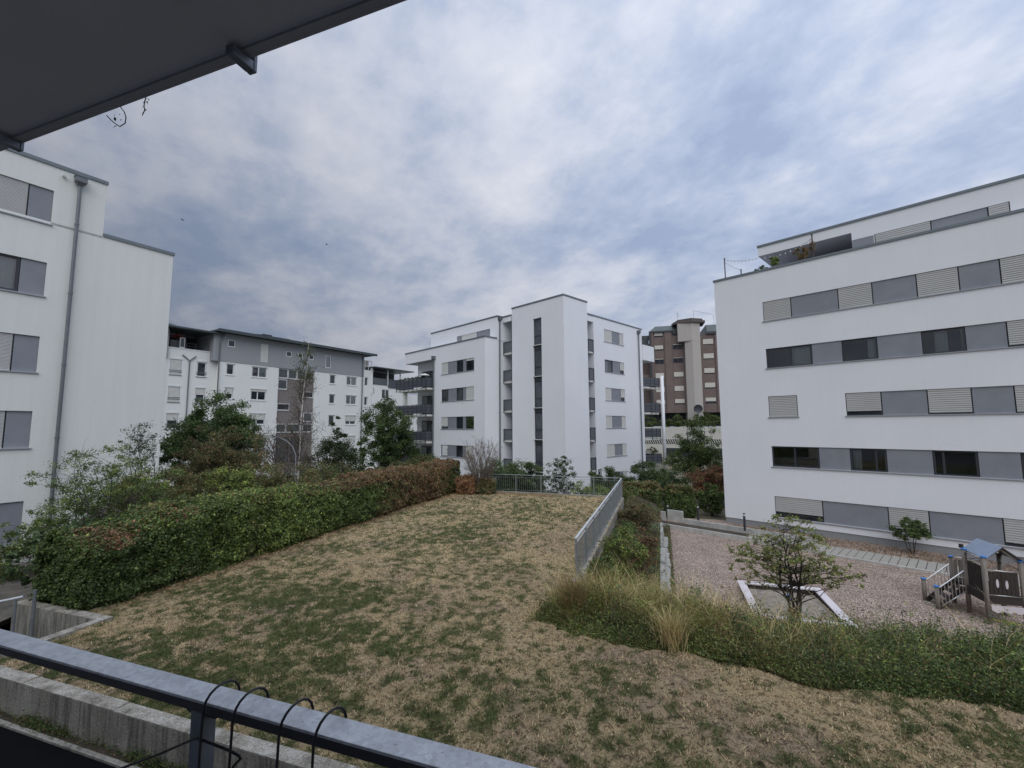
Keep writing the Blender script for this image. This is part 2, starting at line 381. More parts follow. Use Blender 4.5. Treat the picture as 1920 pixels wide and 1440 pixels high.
def window(root, f, a0, a1, z0, z1, kind='G', fw=0.06, t=-0.10, shut=1.0, pitch=0.06, fmat=None, smat=None, split=None, curtain=None, curtain_mat=None, room=False):
    """one window: frame mesh with pane, roller shutter and curtain as sub-parts"""
    fmat = fmat or M_FRAME; smat = smat or M_SHUT
    if a0 > a1: a0, a1 = a1, a0
    mb = MB()
    f.box(mb, a0, a0 + fw, t - .06, t, z0, z1); f.box(mb, a1 - fw, a1, t - .06, t, z0, z1)
    f.box(mb, a0 + fw, a1 - fw, t - .06, t - .003, z0, z0 + fw); f.box(mb, a0 + fw, a1 - fw, t - .06, t - .003, z1 - fw, z1)
    for q in (split or []):
        c = a0 + (a1 - a0) * q; f.box(mb, c - fw * .6, c + fw * .6, t - .06, t - .006, z0 + fw, z1 - fw)
    w = mb.build('window', fmat, root)
    if kind != 'S':
        g = MB(); f.rect(g, a0 + fw * .5, a1 - fw * .5, z0 + fw * .5, z1 - fw * .5, t - .035)
        if room or curtain: g.build('pane', M_CLEAR, w)
        else: g.build('pane', M_GLASS, w)
    if room or curtain:
        r = MB(); q = t - 1.4 if room else t - .5
        r.quad(f.P(a0 - .02, q, z0 - .02), f.P(a1 + .02, q, z0 - .02), f.P(a1 + .02, q, z1 + .02), f.P(a0 - .02, q, z1 + .02))
        for (c, e, h, k) in ((a0 - .02, z0 - .02, a0 - .02, z1 + .02), (a1 + .02, z0 - .02, a1 + .02, z1 + .02), (a0 - .02, z0 - .02, a1 + .02, z0 - .02), (a0 - .02, z1 + .02, a1 + .02, z1 + .02)):
            r.quad(f.P(c, t - .07, e), f.P(h, t - .07, k), f.P(h, q, k), f.P(c, q, e))
        r.build('room_interior', M_ROOM, w)
    for cu in (curtain or []):
        c0, c1 = cu[:2]
        r = MB(); n = max(6, int((c1 - c0) * (a1 - a0) / .06)); L = a0 + (a1 - a0) * c0; D = (a1 - a0) * (c1 - c0) / n
        for i in range(n):
            o0 = .02 * math.sin(i * 1.9); o1 = .02 * math.sin((i + 1) * 1.9)
            r.quad(f.P(L + i * D, t - .2 + o0, z0), f.P(L + (i + 1) * D, t - .2 + o1, z0), f.P(L + (i + 1) * D, t - .2 + o1, z1), f.P(L + i * D, t - .2 + o0, z1))
        r.build('curtain', curtain_mat or M_CURT, w, smooth=True)
    if kind in 'SH':
        s_ = MB(); zb = z0 + .015 if kind == 'S' else z1 - (z1 - z0) * shut
        slats(f, s_, a0 + fw * .45, a1 - fw * .45, zb, z1 - .015, t + .012, pitch)
        f.box(s_, a0 + fw * .45, a1 - fw * .45, t + .008, t + .03, zb - .01, zb + .03)
        s_.build('roller_shutter', smat, w)
    return w

def sill(root, f, a0, a1, z, t=0.06, m=None):
    mb = MB(); f.box(mb, min(a0, a1) - .05, max(a0, a1) + .05, -.15, t, z - .045, z - .003); return mb.build('window_sill', m or M_SILL, root)
def panel(root, f, a0, a1, z0, z1, t=-0.05, m=None):
    mb = MB(); f.box(mb, min(a0, a1) + .008, max(a0, a1) - .008, t - .05, t, z0 + .004, z1 - .004); return mb.build('facade_panel', m or M_PANEL, root)
def downpipe(root, f, a, z0, z1, t=0.10, r=0.06, hopper=True, m=None):
    mb = MB(); mb.tube([f.P(a, t, z0), f.P(a, t, z1)], r, 10)
    z = z0 + 1.5
    while z < z1 - .5:
        mb.tube([f.P(a, t, z - .03), f.P(a, t, z + .03)], r * 1.25, 10); f.box(mb, a - .015, a + .015, 0, t - r, z - .02, z + .02); z += 2.9
    o = mb.build('downpipe', m or M_PIPE, root, smooth=False)
    if hopper:
        h = MB(); w = r * 2.7
        h.hexa([f.P(a - r, t - r, z1), f.P(a + r, t - r, z1), f.P(a + r, t + r, z1), f.P(a - r, t + r, z1), f.P(a - w, t - r * 1.3, z1 + w * .9), f.P(a + w, t - r * 1.3, z1 + w * .9), f.P(a + w, t + w, z1 + w * .9), f.P(a - w, t + w, z1 + w * .9)])
        f.box(h, a - w - .01, a + w + .01, t - r * 1.3 - .01, t + w + .01, z1 + w * .9, z1 + w * 2.2)
        f.box(h, a - w - .03, a + w + .03, t - r * 1.3 - .012, t + w + .03, z1 + w * 2.2, z1 + w * 2.5)
        h.build('rainwater_hopper', m or M_PIPE, o)
    return o
def coping(root, f, a0, a1, z, t0=-0.35, t1=0.05, h=0.12, name='roof_edge', m=None):
    mb = MB(); f.box(mb, a0, a1, t0, t1, z - h, z + .012); return mb.build(name, m or M_COPE, root)

def clear_glass():
    m = bpy.data.materials.new('clear_window_glass'); m.use_nodes = True; m.node_tree.nodes.clear(); t = NT(m.node_tree)
    fr = t.node('ShaderNodeFresnel', {'IOR': 1.55}).outputs[0]
    k = t.math('ADD', t.math('MULTIPLY', fr, 0.9), 0.10, clamp=True)
    a = t.node('ShaderNodeBsdfTransparent', {'Color': (0.72, 0.76, 0.78, 1)}); b = t.node('ShaderNodeBsdfGlossy', {'Roughness': 0.02})
    mx = t.node('ShaderNodeMixShader', {0: k, 1: a.outputs[0], 2: b.outputs[0]})
    o = t.node('ShaderNodeOutputMaterial'); t.l.new(mx.outputs[0], o.inputs[0]); return m
M_CLEAR = clear_glass()

# ------------------------------------------------------------------ ground
def S01(x): x = np.clip(x, 0, 1); return x * x * (3 - 2 * x)
def bank_z(u, v):
    u = np.asarray(u, float); v = np.asarray(v, float)
    zb = -2.3 * S01((v - 8.3) / 6.2); zl = -0.85 - 0.55 * S01((u + 2) / 1.8)
    return np.where(u < -0.22, np.maximum(zb, zl), zb)
def west_z(u, v):
    u = np.asarray(u, float); v = np.asarray(v, float)
    low = -1.15 - 1.1 * S01((v - 10) / 16) - 0.25 * S01((-u - 18) / 12)
    return -0.06 + (low + 0.06) * S01((-u - 12.2) / 4.0)
def grid(name, u0, u1, v0, v1, step, zf, mat, colf=None, jitter=0.0):
    nu = max(2, int((u1 - u0) / step) + 1); nv = max(2, int((v1 - v0) / step) + 1)
    uu, vv = np.meshgrid(np.linspace(u0, u1, nu), np.linspace(v0, v1, nv), indexing='ij'); uu = uu.ravel(); vv = vv.ravel()
    z = zf(uu, vv); p = Qn(uu, vv, z)
    if jitter: p[:, 2] += (vnoise(p, 0.9) - .5) * jitter
    i = np.arange(nu * nv).reshape(nu, nv); f = np.stack([i[:-1, :-1], i[1:, :-1], i[1:, 1:], i[:-1, 1:]], -1).reshape(-1, 4)
    o = mesh_np(name, p, f, mat, col=colf(uu, vv) if colf else None, smooth=True); return tag(o, kind='structure')

def ground_fn(t, tc, p):
    a = t.noise(tc, 0.25, 6, 0.6)
    return t.ramp(a, [(0.3, (0.07, 0.075, 0.045)), (0.5, (0.12, 0.11, 0.07)), (0.7, (0.17, 0.145, 0.095))])
M_GROUND = material('dry_ground', (0.1, 0.1, 0.06), 0.98, bump=0.5, bscale=6, fn=ground_fn)
mb = MB(); mb.quad((-900, -300, -2.42), (900, -300, -2.42), (900, 1500, -2.42), (-900, 1500, -2.42))
tag(mb.build('ground', M_GROUND), kind='structure')

# how green the lawn is: watered looking patches and bare ones
PATCH = [(-8.6, 5.9, 1.1, .35), (-6.4, 5.5, .9, .45), (-6.3, 6.7, .9, .6), (-6.8, 8.5, 1.2, .5), (-8.4, 7.7, 1.0, .35), (-7.7, 13.7, 1.3, .45), (-6.2, 14.6, 1.2, .55),
         (-9.3, 18, 1.6, .3), (-5.8, 20.5, 2.0, .45), (-10.3, 8.6, 1.2, .5), (1.9, 6.6, .6, .45), (0, 5.9, .5, .35), (-3.2, 7.6, .8, .1), (-9.8, 4.75, .8, .5),
         (-6.5, 4.6, 1.0, .45), (-5.2, 18, 1.6, .3), (4.2, 6.2, 1.2, .4), (-4.8, 6.2, 1.0, .25), (-4, 11.5, 1.0, .15), (-10.9, 12, 1.2, .35), (-2.6, 5.4, .9, .35),
         (-3.2, 13.7, 1.2, -.6), (-2.8, 16.2, 1.2, -.5), (.3, 7.8, 1.0, -.5), (-9.8, 5.7, .8, -.4), (-4.4, 9, .9, -.35), (-9.8, 13.8, 1.2, -.5), (1.5, 7.6, 1.0, -.5), (-2.6, 9.5, 1.0, -.4), (-8.2, 10.6, 1.2, -.3)]
def green(u, v):
    u = np.asarray(u, float); v = np.asarray(v, float); g = np.full(u.shape, 0.365) + .15 * np.exp(-((u + 7) / 3.2) ** 2 - ((v - 7) / 3.0) ** 2) + .12 * np.exp(-((u + 6.5) / 2.5) ** 2 - ((v - 14) / 3.5) ** 2) + .10 * np.exp(-((v - 4.8) / .6) ** 2)
    for a, b, r, k in PATCH: g = g + k * .42 * np.exp(-((u - a) ** 2 + (v - b) ** 2) / (r * r) * 1.1)
    p = np.stack([u, v, u * 0], 1)
    return g + (vnoise(p, 1.1, 4) - .5) * .70 + (vnoise(p + 9, 6.2, 3) - .5) * 1.75
def lawn_col(u, v):
    g = green(u, v); b = vnoise(np.stack([u, v, u * 0 + 3], 1), 0.8, 3)
    return np.stack([np.clip(g, 0, 1), b, b], 1)
def lawn_mat():
    m = bpy.data.materials.new('parched_lawn'); m.use_nodes = True; m.node_tree.nodes.clear(); t = NT(m.node_tree)
    tc = t.node('ShaderNodeTexCoord').outputs['Object']
    at = t.node('ShaderNodeSeparateColor', {0: t.node('ShaderNodeAttribute', attribute_name='col').outputs['Color']})
    g = at.outputs[0]; b = at.outputs[1]
    n1 = t.noise(tc, 9, 6, 0.72, 0.5); n2 = t.noise(tc, 45, 4, 0.75); n3 = t.noise(tc, 2.2, 5, 0.6)
    k = t.math('ADD', g, t.math('MULTIPLY', t.math('SUBTRACT', n1, 0.5), 2.2)); k = t.math('ADD', k, t.math('MULTIPLY', t.math('SUBTRACT', n2, 0.5), 0.7))
    straw = t.ramp(n2, [(0.25, (0.26, 0.175, 0.09)), (0.5, (0.50, 0.385, 0.22)), (0.75, (0.72, 0.58, 0.36))])
    bare = t.ramp(n2, [(0.3, (0.25, 0.175, 0.12)), (0.7, (0.50, 0.385, 0.285))])
    straw = t.mix(t.ramp(b, [(0.50, 0.0), (0.72, 0.8)]), straw, bare)
    grn = t.ramp(n2, [(0.3, (0.036, 0.044, 0.017)), (0.7, (0.14, 0.155, 0.06))])
    c = t.mix(t.ramp(k, [(0.28, 0.0), (0.52, .42), (0.92, .92)]), straw, grn)
    dk = t.ramp(t.noise(tc, 13, 5, 0.7, 0.8), [(0.38, 0.26), (0.51, 1.0)])
    c = t.mix(1.0, c, dk, 'MULTIPLY')
    p = t.node('ShaderNodeBsdfPrincipled', {'Base Color': c, 'Roughness': 0.97, 'Specular IOR Level': 0.1})
    h = t.math('ADD', t.math('MULTIPLY', n1, 1.0), t.math('MULTIPLY', n2, 0.5))
    bp = t.node('ShaderNodeBump', {'Strength': 1.0, 'Distance': 0.09, 'Height': h}); t.l.new(bp.outputs[0], p.inputs['Normal'])
    o = t.node('ShaderNodeOutputMaterial'); t.l.new(p.outputs[0], o.inputs[0]); return m
M_LAWN = lawn_mat()
def lawn_z(u, v):
    p = np.stack([u, v, u * 0], 1)
    return ((vnoise(p, .45, 2) - .5) * .10 + (vnoise(p + 4, 5.5, 2) - .5) * .085) * S01((v - 4.4) / 1.0) * S01((24.3 - v) / 2)
def make_lawn():
    def part(u0, u1, v0, v1, off, st):
        nu = int((u1 - u0) / st) + 1; nv = int((v1 - v0) / st) + 1
        uu, vv = np.meshgrid(np.linspace(u0, u1, nu), np.linspace(v0, v1, nv), indexing='ij'); uu = uu.ravel(); vv = vv.ravel()
        i = off + np.arange(nu * nv).reshape(nu, nv)
        return uu, vv, np.stack([i[:-1, :-1], i[1:, :-1], i[1:, 1:], i[:-1, 1:]], -1).reshape(-1, 4)
    P = []; n = 0
    for (a0, a1, b0, b1, st) in ((-11.8, -1.98, 4.30, 11.0, .05), (-11.8, -1.98, 11.0, 24.35, .09), (-1.98, 7, 4.30, 8.4, .05), (7, 14, 4.30, 8.4, .1)):
        P.append(part(a0, a1, b0, b1, n, st)); n += len(P[-1][0])
    u = np.concatenate([p[0] for p in P]); v = np.concatenate([p[1] for p in P]); f = np.concatenate([p[2] for p in P])
    keep = ~((u[f].mean(1) < -10.55) & (v[f].mean(1) < 6.1) & (v[f].mean(1) > 4.72))
    tag(mesh_np('lawn', Qn(u, v, lawn_z(u, v)), f[keep], M_LAWN, col=lawn_col(u, v), smooth=True), kind='structure')
make_lawn()

def blades(pos, h, lean, width, cols, name, mat=None, seg=1):
    """grass blades as narrow triangles (seg 1) or bent strips (seg 2)"""
    n = len(pos); a = RNG.random(n) * 2 * math.pi; wd = np.stack([np.cos(a), np.sin(a), a * 0], 1) * (width / 2)[:, None]
    b = RNG.random(n) * 2 * math.pi; ld = np.stack([np.cos(b), np.sin(b), b * 0], 1) * (lean * h)[:, None]
    top = pos + ld; top[:, 2] += h
    if seg == 1:
        v = np.stack([pos - wd, pos + wd, top], 1).reshape(-1, 3); f = np.arange(3 * n).reshape(-1, 3); c = np.repeat(cols, 3, 0)
    else:
        mid = pos + ld * .35; mid[:, 2] += h * .62
        v = np.stack([pos - wd, pos + wd, mid + wd * .8, top + wd * .15, top - wd * .15, mid - wd * .8], 1).reshape(-1, 3)
        i = np.arange(n)[:, None] * 6; f = np.concatenate([i + np.array([0, 1, 2, 5]), i + np.array([5, 2, 3, 4])]); c = np.repeat(cols, 6, 0)
    return mesh_np(name, v, f, mat or M_GRASS, col=c)
def lawn_blades():
    P = []
    for (u0, u1, v0, v1, den) in ((-10.4, -2, 4.42, 7.5, 2300), (-2, 6.5, 4.42, 8.3, 2300), (-11.3, -2, 7.5, 10.5, 1500), (-11.4, -2, 10.5, 15, 700), (-11.4, -2.1, 15, 24.2, 260), (6.5, 12, 4.4, 8.3, 300)):
        n = int((u1 - u0) * (v1 - v0) * den); P.append(np.stack([RNG.uniform(u0, u1, n), RNG.uniform(v0, v1, n)], 1))
    P = np.concatenate(P); g = green(P[:, 0], P[:, 1]) + RNG.normal(0, .16, len(P))
    isg = g > 0.55
    cl = vnoise(np.stack([P[:, 0], P[:, 1], P[:, 0] * 0 + 5], 1), 6, 2)
    keep = RNG.random(len(P)) < np.where(isg, .95, .25 + .9 * (cl > .5)); P = P[keep]; isg = isg[keep]; cl = cl[keep]; n = len(P)
    pos = Qn(P[:, 0], P[:, 1], lawn_z(P[:, 0], P[:, 1]) - .004)
    far = S01((P[:, 1] - 8) / 12)
    h = np.where(isg, RNG.uniform(.02, .06, n), RNG.uniform(.012, .045, n)) * (1 + far * .6)
    w = RNG.uniform(.007, .017, n) * (1 + 1.6 * far)
    k = RNG.uniform(.6, 1.35, n)[:, None]
    cg = np.array([.10, .135, .045]); cs = np.array([.62, .485, .295]); cd = np.array([.22, .16, .085])
    dry = np.where((RNG.random(n) < .3)[:, None], cd, cs)
    blades(pos, h, RNG.uniform(.3, 1.5, n), w, np.where(isg[:, None], cg, dry) * k, 'lawn_grass')['kind'] = 'stuff'
lawn_blades()

# playground gravel, bank soil, slope to the west
def gravel_fn(t, tc, p):
    vo = t.node('ShaderNodeTexVoronoi', {'Vector': tc, 'Scale': 24.0})
    c = t.ramp(vo.outputs['Color'], [(0.05, (0.23, 0.155, 0.11)), (0.35, (0.43, 0.315, 0.245)), (0.65, (0.57, 0.445, 0.36)), (0.95, (0.75, 0.64, 0.55))])
    e = t.ramp(vo.outputs['Distance'], [(0.25, 1.0), (0.62, 0.35)])
    c = t.mix(1.0, c, e, 'MULTIPLY')
    v = t.ramp(t.noise(tc, 0.9, 5, 0.65), [(0.3, 0.78), (0.7, 1.12)])
    return t.mix(1.0, c, v, 'MULTIPLY')
M_GRAVEL = material('pink_grey_gravel', (0.3, 0.25, 0.2), 0.95, bump=0.8, bscale=25, fn=gravel_fn)
grid('playground', -0.5, 24, 12.5, 32, 0.5, lambda u, v: u * 0 - 2.3, M_GRAVEL)
grid('bank', -1.9, 15, 8.3, 32, 0.35, lambda u, v: np.where((u > -.22) & (v > 14.5), -2.38, bank_z(u, v)) - .01, M_SOIL, jitter=.08)
def slope_fn(t, tc, p):
    return t.ramp(t.noise(tc, 2.4, 6, 0.7), [(0.3, (0.05, 0.045, 0.04)), (0.5, (0.095, 0.085, 0.072)), (0.72, (0.14, 0.12, 0.095))])
M_SLOPE = material('grey_brown_mulch', (0.1, 0.09, 0.08), 0.98, bump=0.9, bscale=14, fn=slope_fn)
grid('slope', -45, -11.3, 6.05, 26, 0.5, west_z, M_SLOPE, jitter=.16)
mb = MB(); ubox(mb, -30, -10.55, -3, 6.2, -1.6, -1.05); tag(mb.build('court_floor', M_SLOPE), kind='structure')
mb = MB(); ubox(mb, -30, 16, -1.0, 4.06, -.9, -.43); tag(mb.build('terrace_floor', M_BLACKF), kind='structure')
mb = MB(); ubox(mb, -10.4, 16, 4.06, 4.125, -.9, -.40); tag(mb.build('terrace_kerb', M_CONC), kind='structure')
mb = MB(); ubox(mb, -10.4, 16, 4.127, 4.24, -.9, -.42); tag(mb.build('planting_strip', M_SOIL), kind='structure')

# R-building frame is needed for the path
fR = Fr((13.3328, 28.5), 135.8)
def path_fn(t, tc, p):
    return t.ramp(t.noise(tc, 7, 4, 0.7), [(0.3, (0.26, 0.245, 0.215)), (0.7, (0.37, 0.355, 0.32))])
M_SLAB = material('sandy_paving_slab', (0.35, 0.33, 0.3), 0.93, bump=0.3, bscale=50, fn=path_fn)
mb = MB(); a = 3.4
fR.box(mb, -8, 24, 2.25, 3.93, -2.40, -2.275)
tag(mb.build('path_bed', M_SOIL), kind='structure')
mb = MB(); a = 2.2
while a < 24:
    for (t0, t1) in ((2.27, 3.92),): fR.box(mb, a, a + .272, t0, t1, -2.30, -2.238 + random.uniform(-.002, .002))
    a += .30
tag(mb.build('path', M_SLAB), kind='structure')

# ------------------------------------------------------------------ concrete walls and kerbs
def wall_with_top(name, boxes, label, cat='wall', top=True, group=None, m=None):
    body = MB(); cap = MB(); joints = MB()
    for (u0, u1, v0, v1, z0, z1) in boxes:
        ubox(body, u0, u1, v0, v1, z0, z1 - .012); ubox(cap, u0 + .002, u1 - .002, v0 + .002, v1 - .002, z1 - .012, z1)
    cz = Q((boxes[0][0] + boxes[0][1]) / 2, (boxes[0][2] + boxes[0][3]) / 2, boxes[0][4])
    r = empty(name, cz, label, cat, group)
    body.build('wall_body', m or M_CONC, r); cap.build('wall_top', M_CTOP, r)
    return r
bx = []; u = -11.0
while u < 14: bx.append((u + .004, u + 1.996, 4.24, 4.44, -.9, .045 + random.uniform(-.006, .006))); u += 2.0
wall_with_top('concrete_wall', bx, 'long low weathered concrete wall with dark rain streaks along the near edge of the lawn')
wall_with_top('concrete_wall', [(-13.3, -10.42, 6.0, 6.2, -1.6, .05), (-10.62, -10.42, 4.64, 5.996, -1.6, .045)], 'L-shaped concrete wall round the sunken corner beside the near end of the hedge')
# retaining wall with the mesh railing
bx = []; v = 11.0
while v < 24.2: bx.append((-2.2, -2.0, v + .004, min(v + 2.2, 24.3) - .004, -2.5, .03)); v += 2.2
wall_with_top('retaining_wall', bx, 'stained concrete retaining wall falling from the lawn edge to the planted bank')
bx = []; u = -9.6
while u < -2.2: bx.append((u + .004, min(u + 2.45, -2.2) - .004, 24.38, 24.56, -2.5, .06)); u += 2.45
wall_with_top('retaining_wall', bx, 'low concrete kerb wall under the far railing of the lawn')
def fr_wall(name, f, boxes, label, group=None):
    body = MB()
    for b in boxes: f.box(body, *b)
    o = body.build(name, M_KERB); return tag(o, label, 'kerb', group)
bx = []; a = -3.2
while a < 24: bx.append((a + .004, a + .996, 3.94, 4.06, -2.6, -2.06 if a < 3 else -2.12 if a < 5 else -2.225)); a += 1.0
fr_wall('path_kerb', fR, bx, 'pale concrete kerb between the playground gravel and the paved path')
bx = []; a = -1.7
while a < 4.5: bx.append((a + .004, a + .996, 2.13, 2.25, -2.6, -1.98)); a += 1.0
fr_wall('path_kerb', fR, bx, 'pale concrete kerb holding the planting strip at the corner of the right building')
bx = [(-3.9, -2.9, 2.1, 2.24, -2.6, -1.72), (-4.9, -3.9, 2.1, 2.24, -2.6, -1.72), (-2.9, -1.9, 1.75, 1.9, -2.6, -1.62)]
fr_wall('path_kerb', fR, bx, 'short raised concrete kerb in front of the clipped hedges')

def rock(name, size, seed):
    r = random.Random(seed); mb = MB(); n = 5; pts = {}
    import itertools
    vs = []; fs = []
    me = bpy.data.meshes.new(name); bm_v = []
    # subdivided box pushed about by noise
    def face(ax, sgn):
        base = len(vs)
        for i in range(n + 1):
            for j in range(n + 1):
                p = [0, 0, 0]; p[ax] = sgn; p[(ax + 1) % 3] = -1 + 2 * i / n; p[(ax + 2) % 3] = -1 + 2 * j / n
                q = Vector(p); q = q * (1 - .10 * (q.length - 1)); nn = mnoise.noise(q * 1.3 + Vector((seed, 0, 0))) * .16 + mnoise.noise(q * 4 + Vector((0, seed, 0))) * .05
                q = q * (1 + nn); vs.append((q.x * size[0] / 2, q.y * size[1] / 2, q.z * size[2] / 2 + size[2] / 2))
        for i in range(n):
            for j in range(n):
                a = base + i * (n + 1) + j; f = (a, a + n + 1, a + n + 2, a + 1); fs.append(f if sgn > 0 else f[::-1])
    for ax in range(3):
        for s in (-1, 1): face(ax, s)
    me.from_pydata(vs, [], fs); me.update(); me.materials.append(M_ROCK)
    o = bpy.data.objects.new(name, me); COL.objects.link(o); return o
def rock_fn(t, tc, p):
    c = t.ramp(t.noise(tc, 3, 6, 0.7), [(0.3, (0.22, 0.22, 0.20)), (0.6, (0.38, 0.38, 0.355)), (0.8, (0.52, 0.51, 0.48))]); return c
M_ROCK = material('grey_wall_stone', (0.3, 0.3, 0.28), 0.95, bump=0.8, bscale=12, fn=rock_fn)
v = 15.3; i = 0
ORD = ['nearest', 'second', 'third', 'fourth', 'fifth', 'sixth', 'seventh', 'eighth', 'ninth', 'tenth', 'eleventh', 'twelfth', 'thirteenth', 'fourteenth']
while v < 24.0:
    L = random.uniform(.75, 1.15); top = -1.55 + .40 * min(1, (v - 15) / 7) + random.uniform(-.07, .07)
    low = rock('boulder', (.80, L, .62), i * 3 + 1); low.location = Q(-.28 + random.uniform(-.05, .05), v + L / 2, -2.38); low.rotation_euler.z = -TH + random.uniform(-.06, .06)
    tag(low, ORD[i] + ' stone from the near end in the bottom row of the dry stone edging', 'stone', 'stones of the dry stone edging')
    if v < 23.8:
        hi = rock('boulder', (.74, L * .95, top + 1.84), i * 3 + 2); hi.location = Q(-.44 + random.uniform(-.07, .07), v + L / 2, -1.80); hi.rotation_euler.z = -TH + random.uniform(-.08, .08)
        tag(hi, ORD[i] + ' stone from the near end in the top row of the dry stone edging', 'stone', 'top stones of the dry stone edging')
    v += L + random.uniform(.01, .07); i += 1

# ------------------------------------------------------------------ railings of the lawn
def railing_far():
    r = empty('railing', Q(-6, 24.47, 0), 'galvanised bar railing across the far end of the lawn', 'railing')
    z = 1.0; u0, u1 = -9.45, -2.1; v = 24.47
    m = MB(); m.tube([Q(u0, v, z), Q(u1, v, z)], .021, 8); m.build('top_rail', M_GALVD, r)
    m = MB(); m.bar(Q(u0, v, z - .13), Q(u1, v, z - .13), .03, .012, (0, 0, 1)); m.build('upper_rail', M_GALVD, r)
    m = MB(); m.bar(Q(u0, v, .16), Q(u1, v, .16), .03, .012, (0, 0, 1)); m.build('lower_rail', M_GALVD, r)
    n = 5
    for i in range(n + 1):
        u = u0 + (u1 - u0) * i / n; m = MB(); m.bar(Q(u, v, .06), Q(u, v, z), .05, .02, Q(0, 1)); m.build('post', M_GALVD, r)
    m = MB(); u = u0 + .12
    while u < u1: m.bar(Q(u, v, .16), Q(u, v, z - .13), .010, .010, Q(0, 1)); u += .12
    tag(m.build('infill_bars', M_GALVD, r), kind=None)
railing_far()
def mesh_alpha():
    m = bpy.data.materials.new('perforated_steel_infill'); m.use_nodes = True; m.node_tree.nodes.clear(); t = NT(m.node_tree)
    tc = t.node('ShaderNodeTexCoord').outputs['Object']
    c = t.ramp(t.noise(tc, 2.5, 4, 0.6), [(0.3, (0.17, 0.19, 0.21)), (0.7, (0.27, 0.29, 0.31))])
    p = t.node('ShaderNodeBsdfPrincipled', {'Base Color': c, 'Roughness': 0.5, 'Metallic': 0.3}); tr = t.node('ShaderNodeBsdfTransparent')
    mx = t.node('ShaderNodeMixShader', {0: 0.80, 1: tr.outputs[0], 2: p.outputs[0]}); o = t.node('ShaderNodeOutputMaterial'); t.l.new(mx.outputs[0], o.inputs[0]); return m
def railing_right():
    r = empty('railing', Q(-2.1, 17.6, 0), 'galvanised railing of close upright bars running down the right edge of the lawn', 'railing')
    u = -2.1; v0, v1 = 11.15, 24.4; z = 1.0
    m = MB(); m.bar(Q(u, v0, z), Q(u, v1, z), .055, .035); m.build('top_rail', M_GALV, r)
    m = MB(); m.bar(Q(u, v0, .10), Q(u, v1, .10), .03, .03); m.build('lower_rail', M_GALVD, r)
    m = MB(); m.bar(Q(u, v0, z - .12), Q(u, v1, z - .12), .03, .02); m.build('upper_rail', M_GALV, r)
    n = 9
    for i in range(n + 1):
        v = v0 + .03 + (v1 - v0 - .06) * i / n; m = MB(); m.bar(Q(u, v, -.3), Q(u, v, z - .018), .05, .05, Q(1, 0)); m.build('post', M_GALVD, r)
    m = MB(); v = v0 + .1
    while v < v1: m.bar(Q(u, v, .10), Q(u, v, z - .12), .010, .028, Q(0, 1)); v += .11
    m.build('infill_bars', M_GALVD, r)
railing_right()
def court_rail():
    r = empty('handrail', Q(-12.4, 5.9, -1), 'galvanised pipe handrail beside the sunken corner at the left edge', 'railing')
    m = MB(); m.tube([Q(-12.42, 5.75, .36), Q(-13.2, 5.2, .22), Q(-14.6, 4.3, -.1)], .024, 8); m.build('top_rail', M_GALV, r)
    for (u, v, z, c) in ((-12.4, 5.92, .44, .032), (-12.5, 5.68, .33, .022), (-14.3, 4.5, -.06, .022)):
        m = MB(); m.tube([Q(u, v, -1.2), Q(u, v, z)], c, 8); m.build('post', M_GALVD, r)
court_rail()

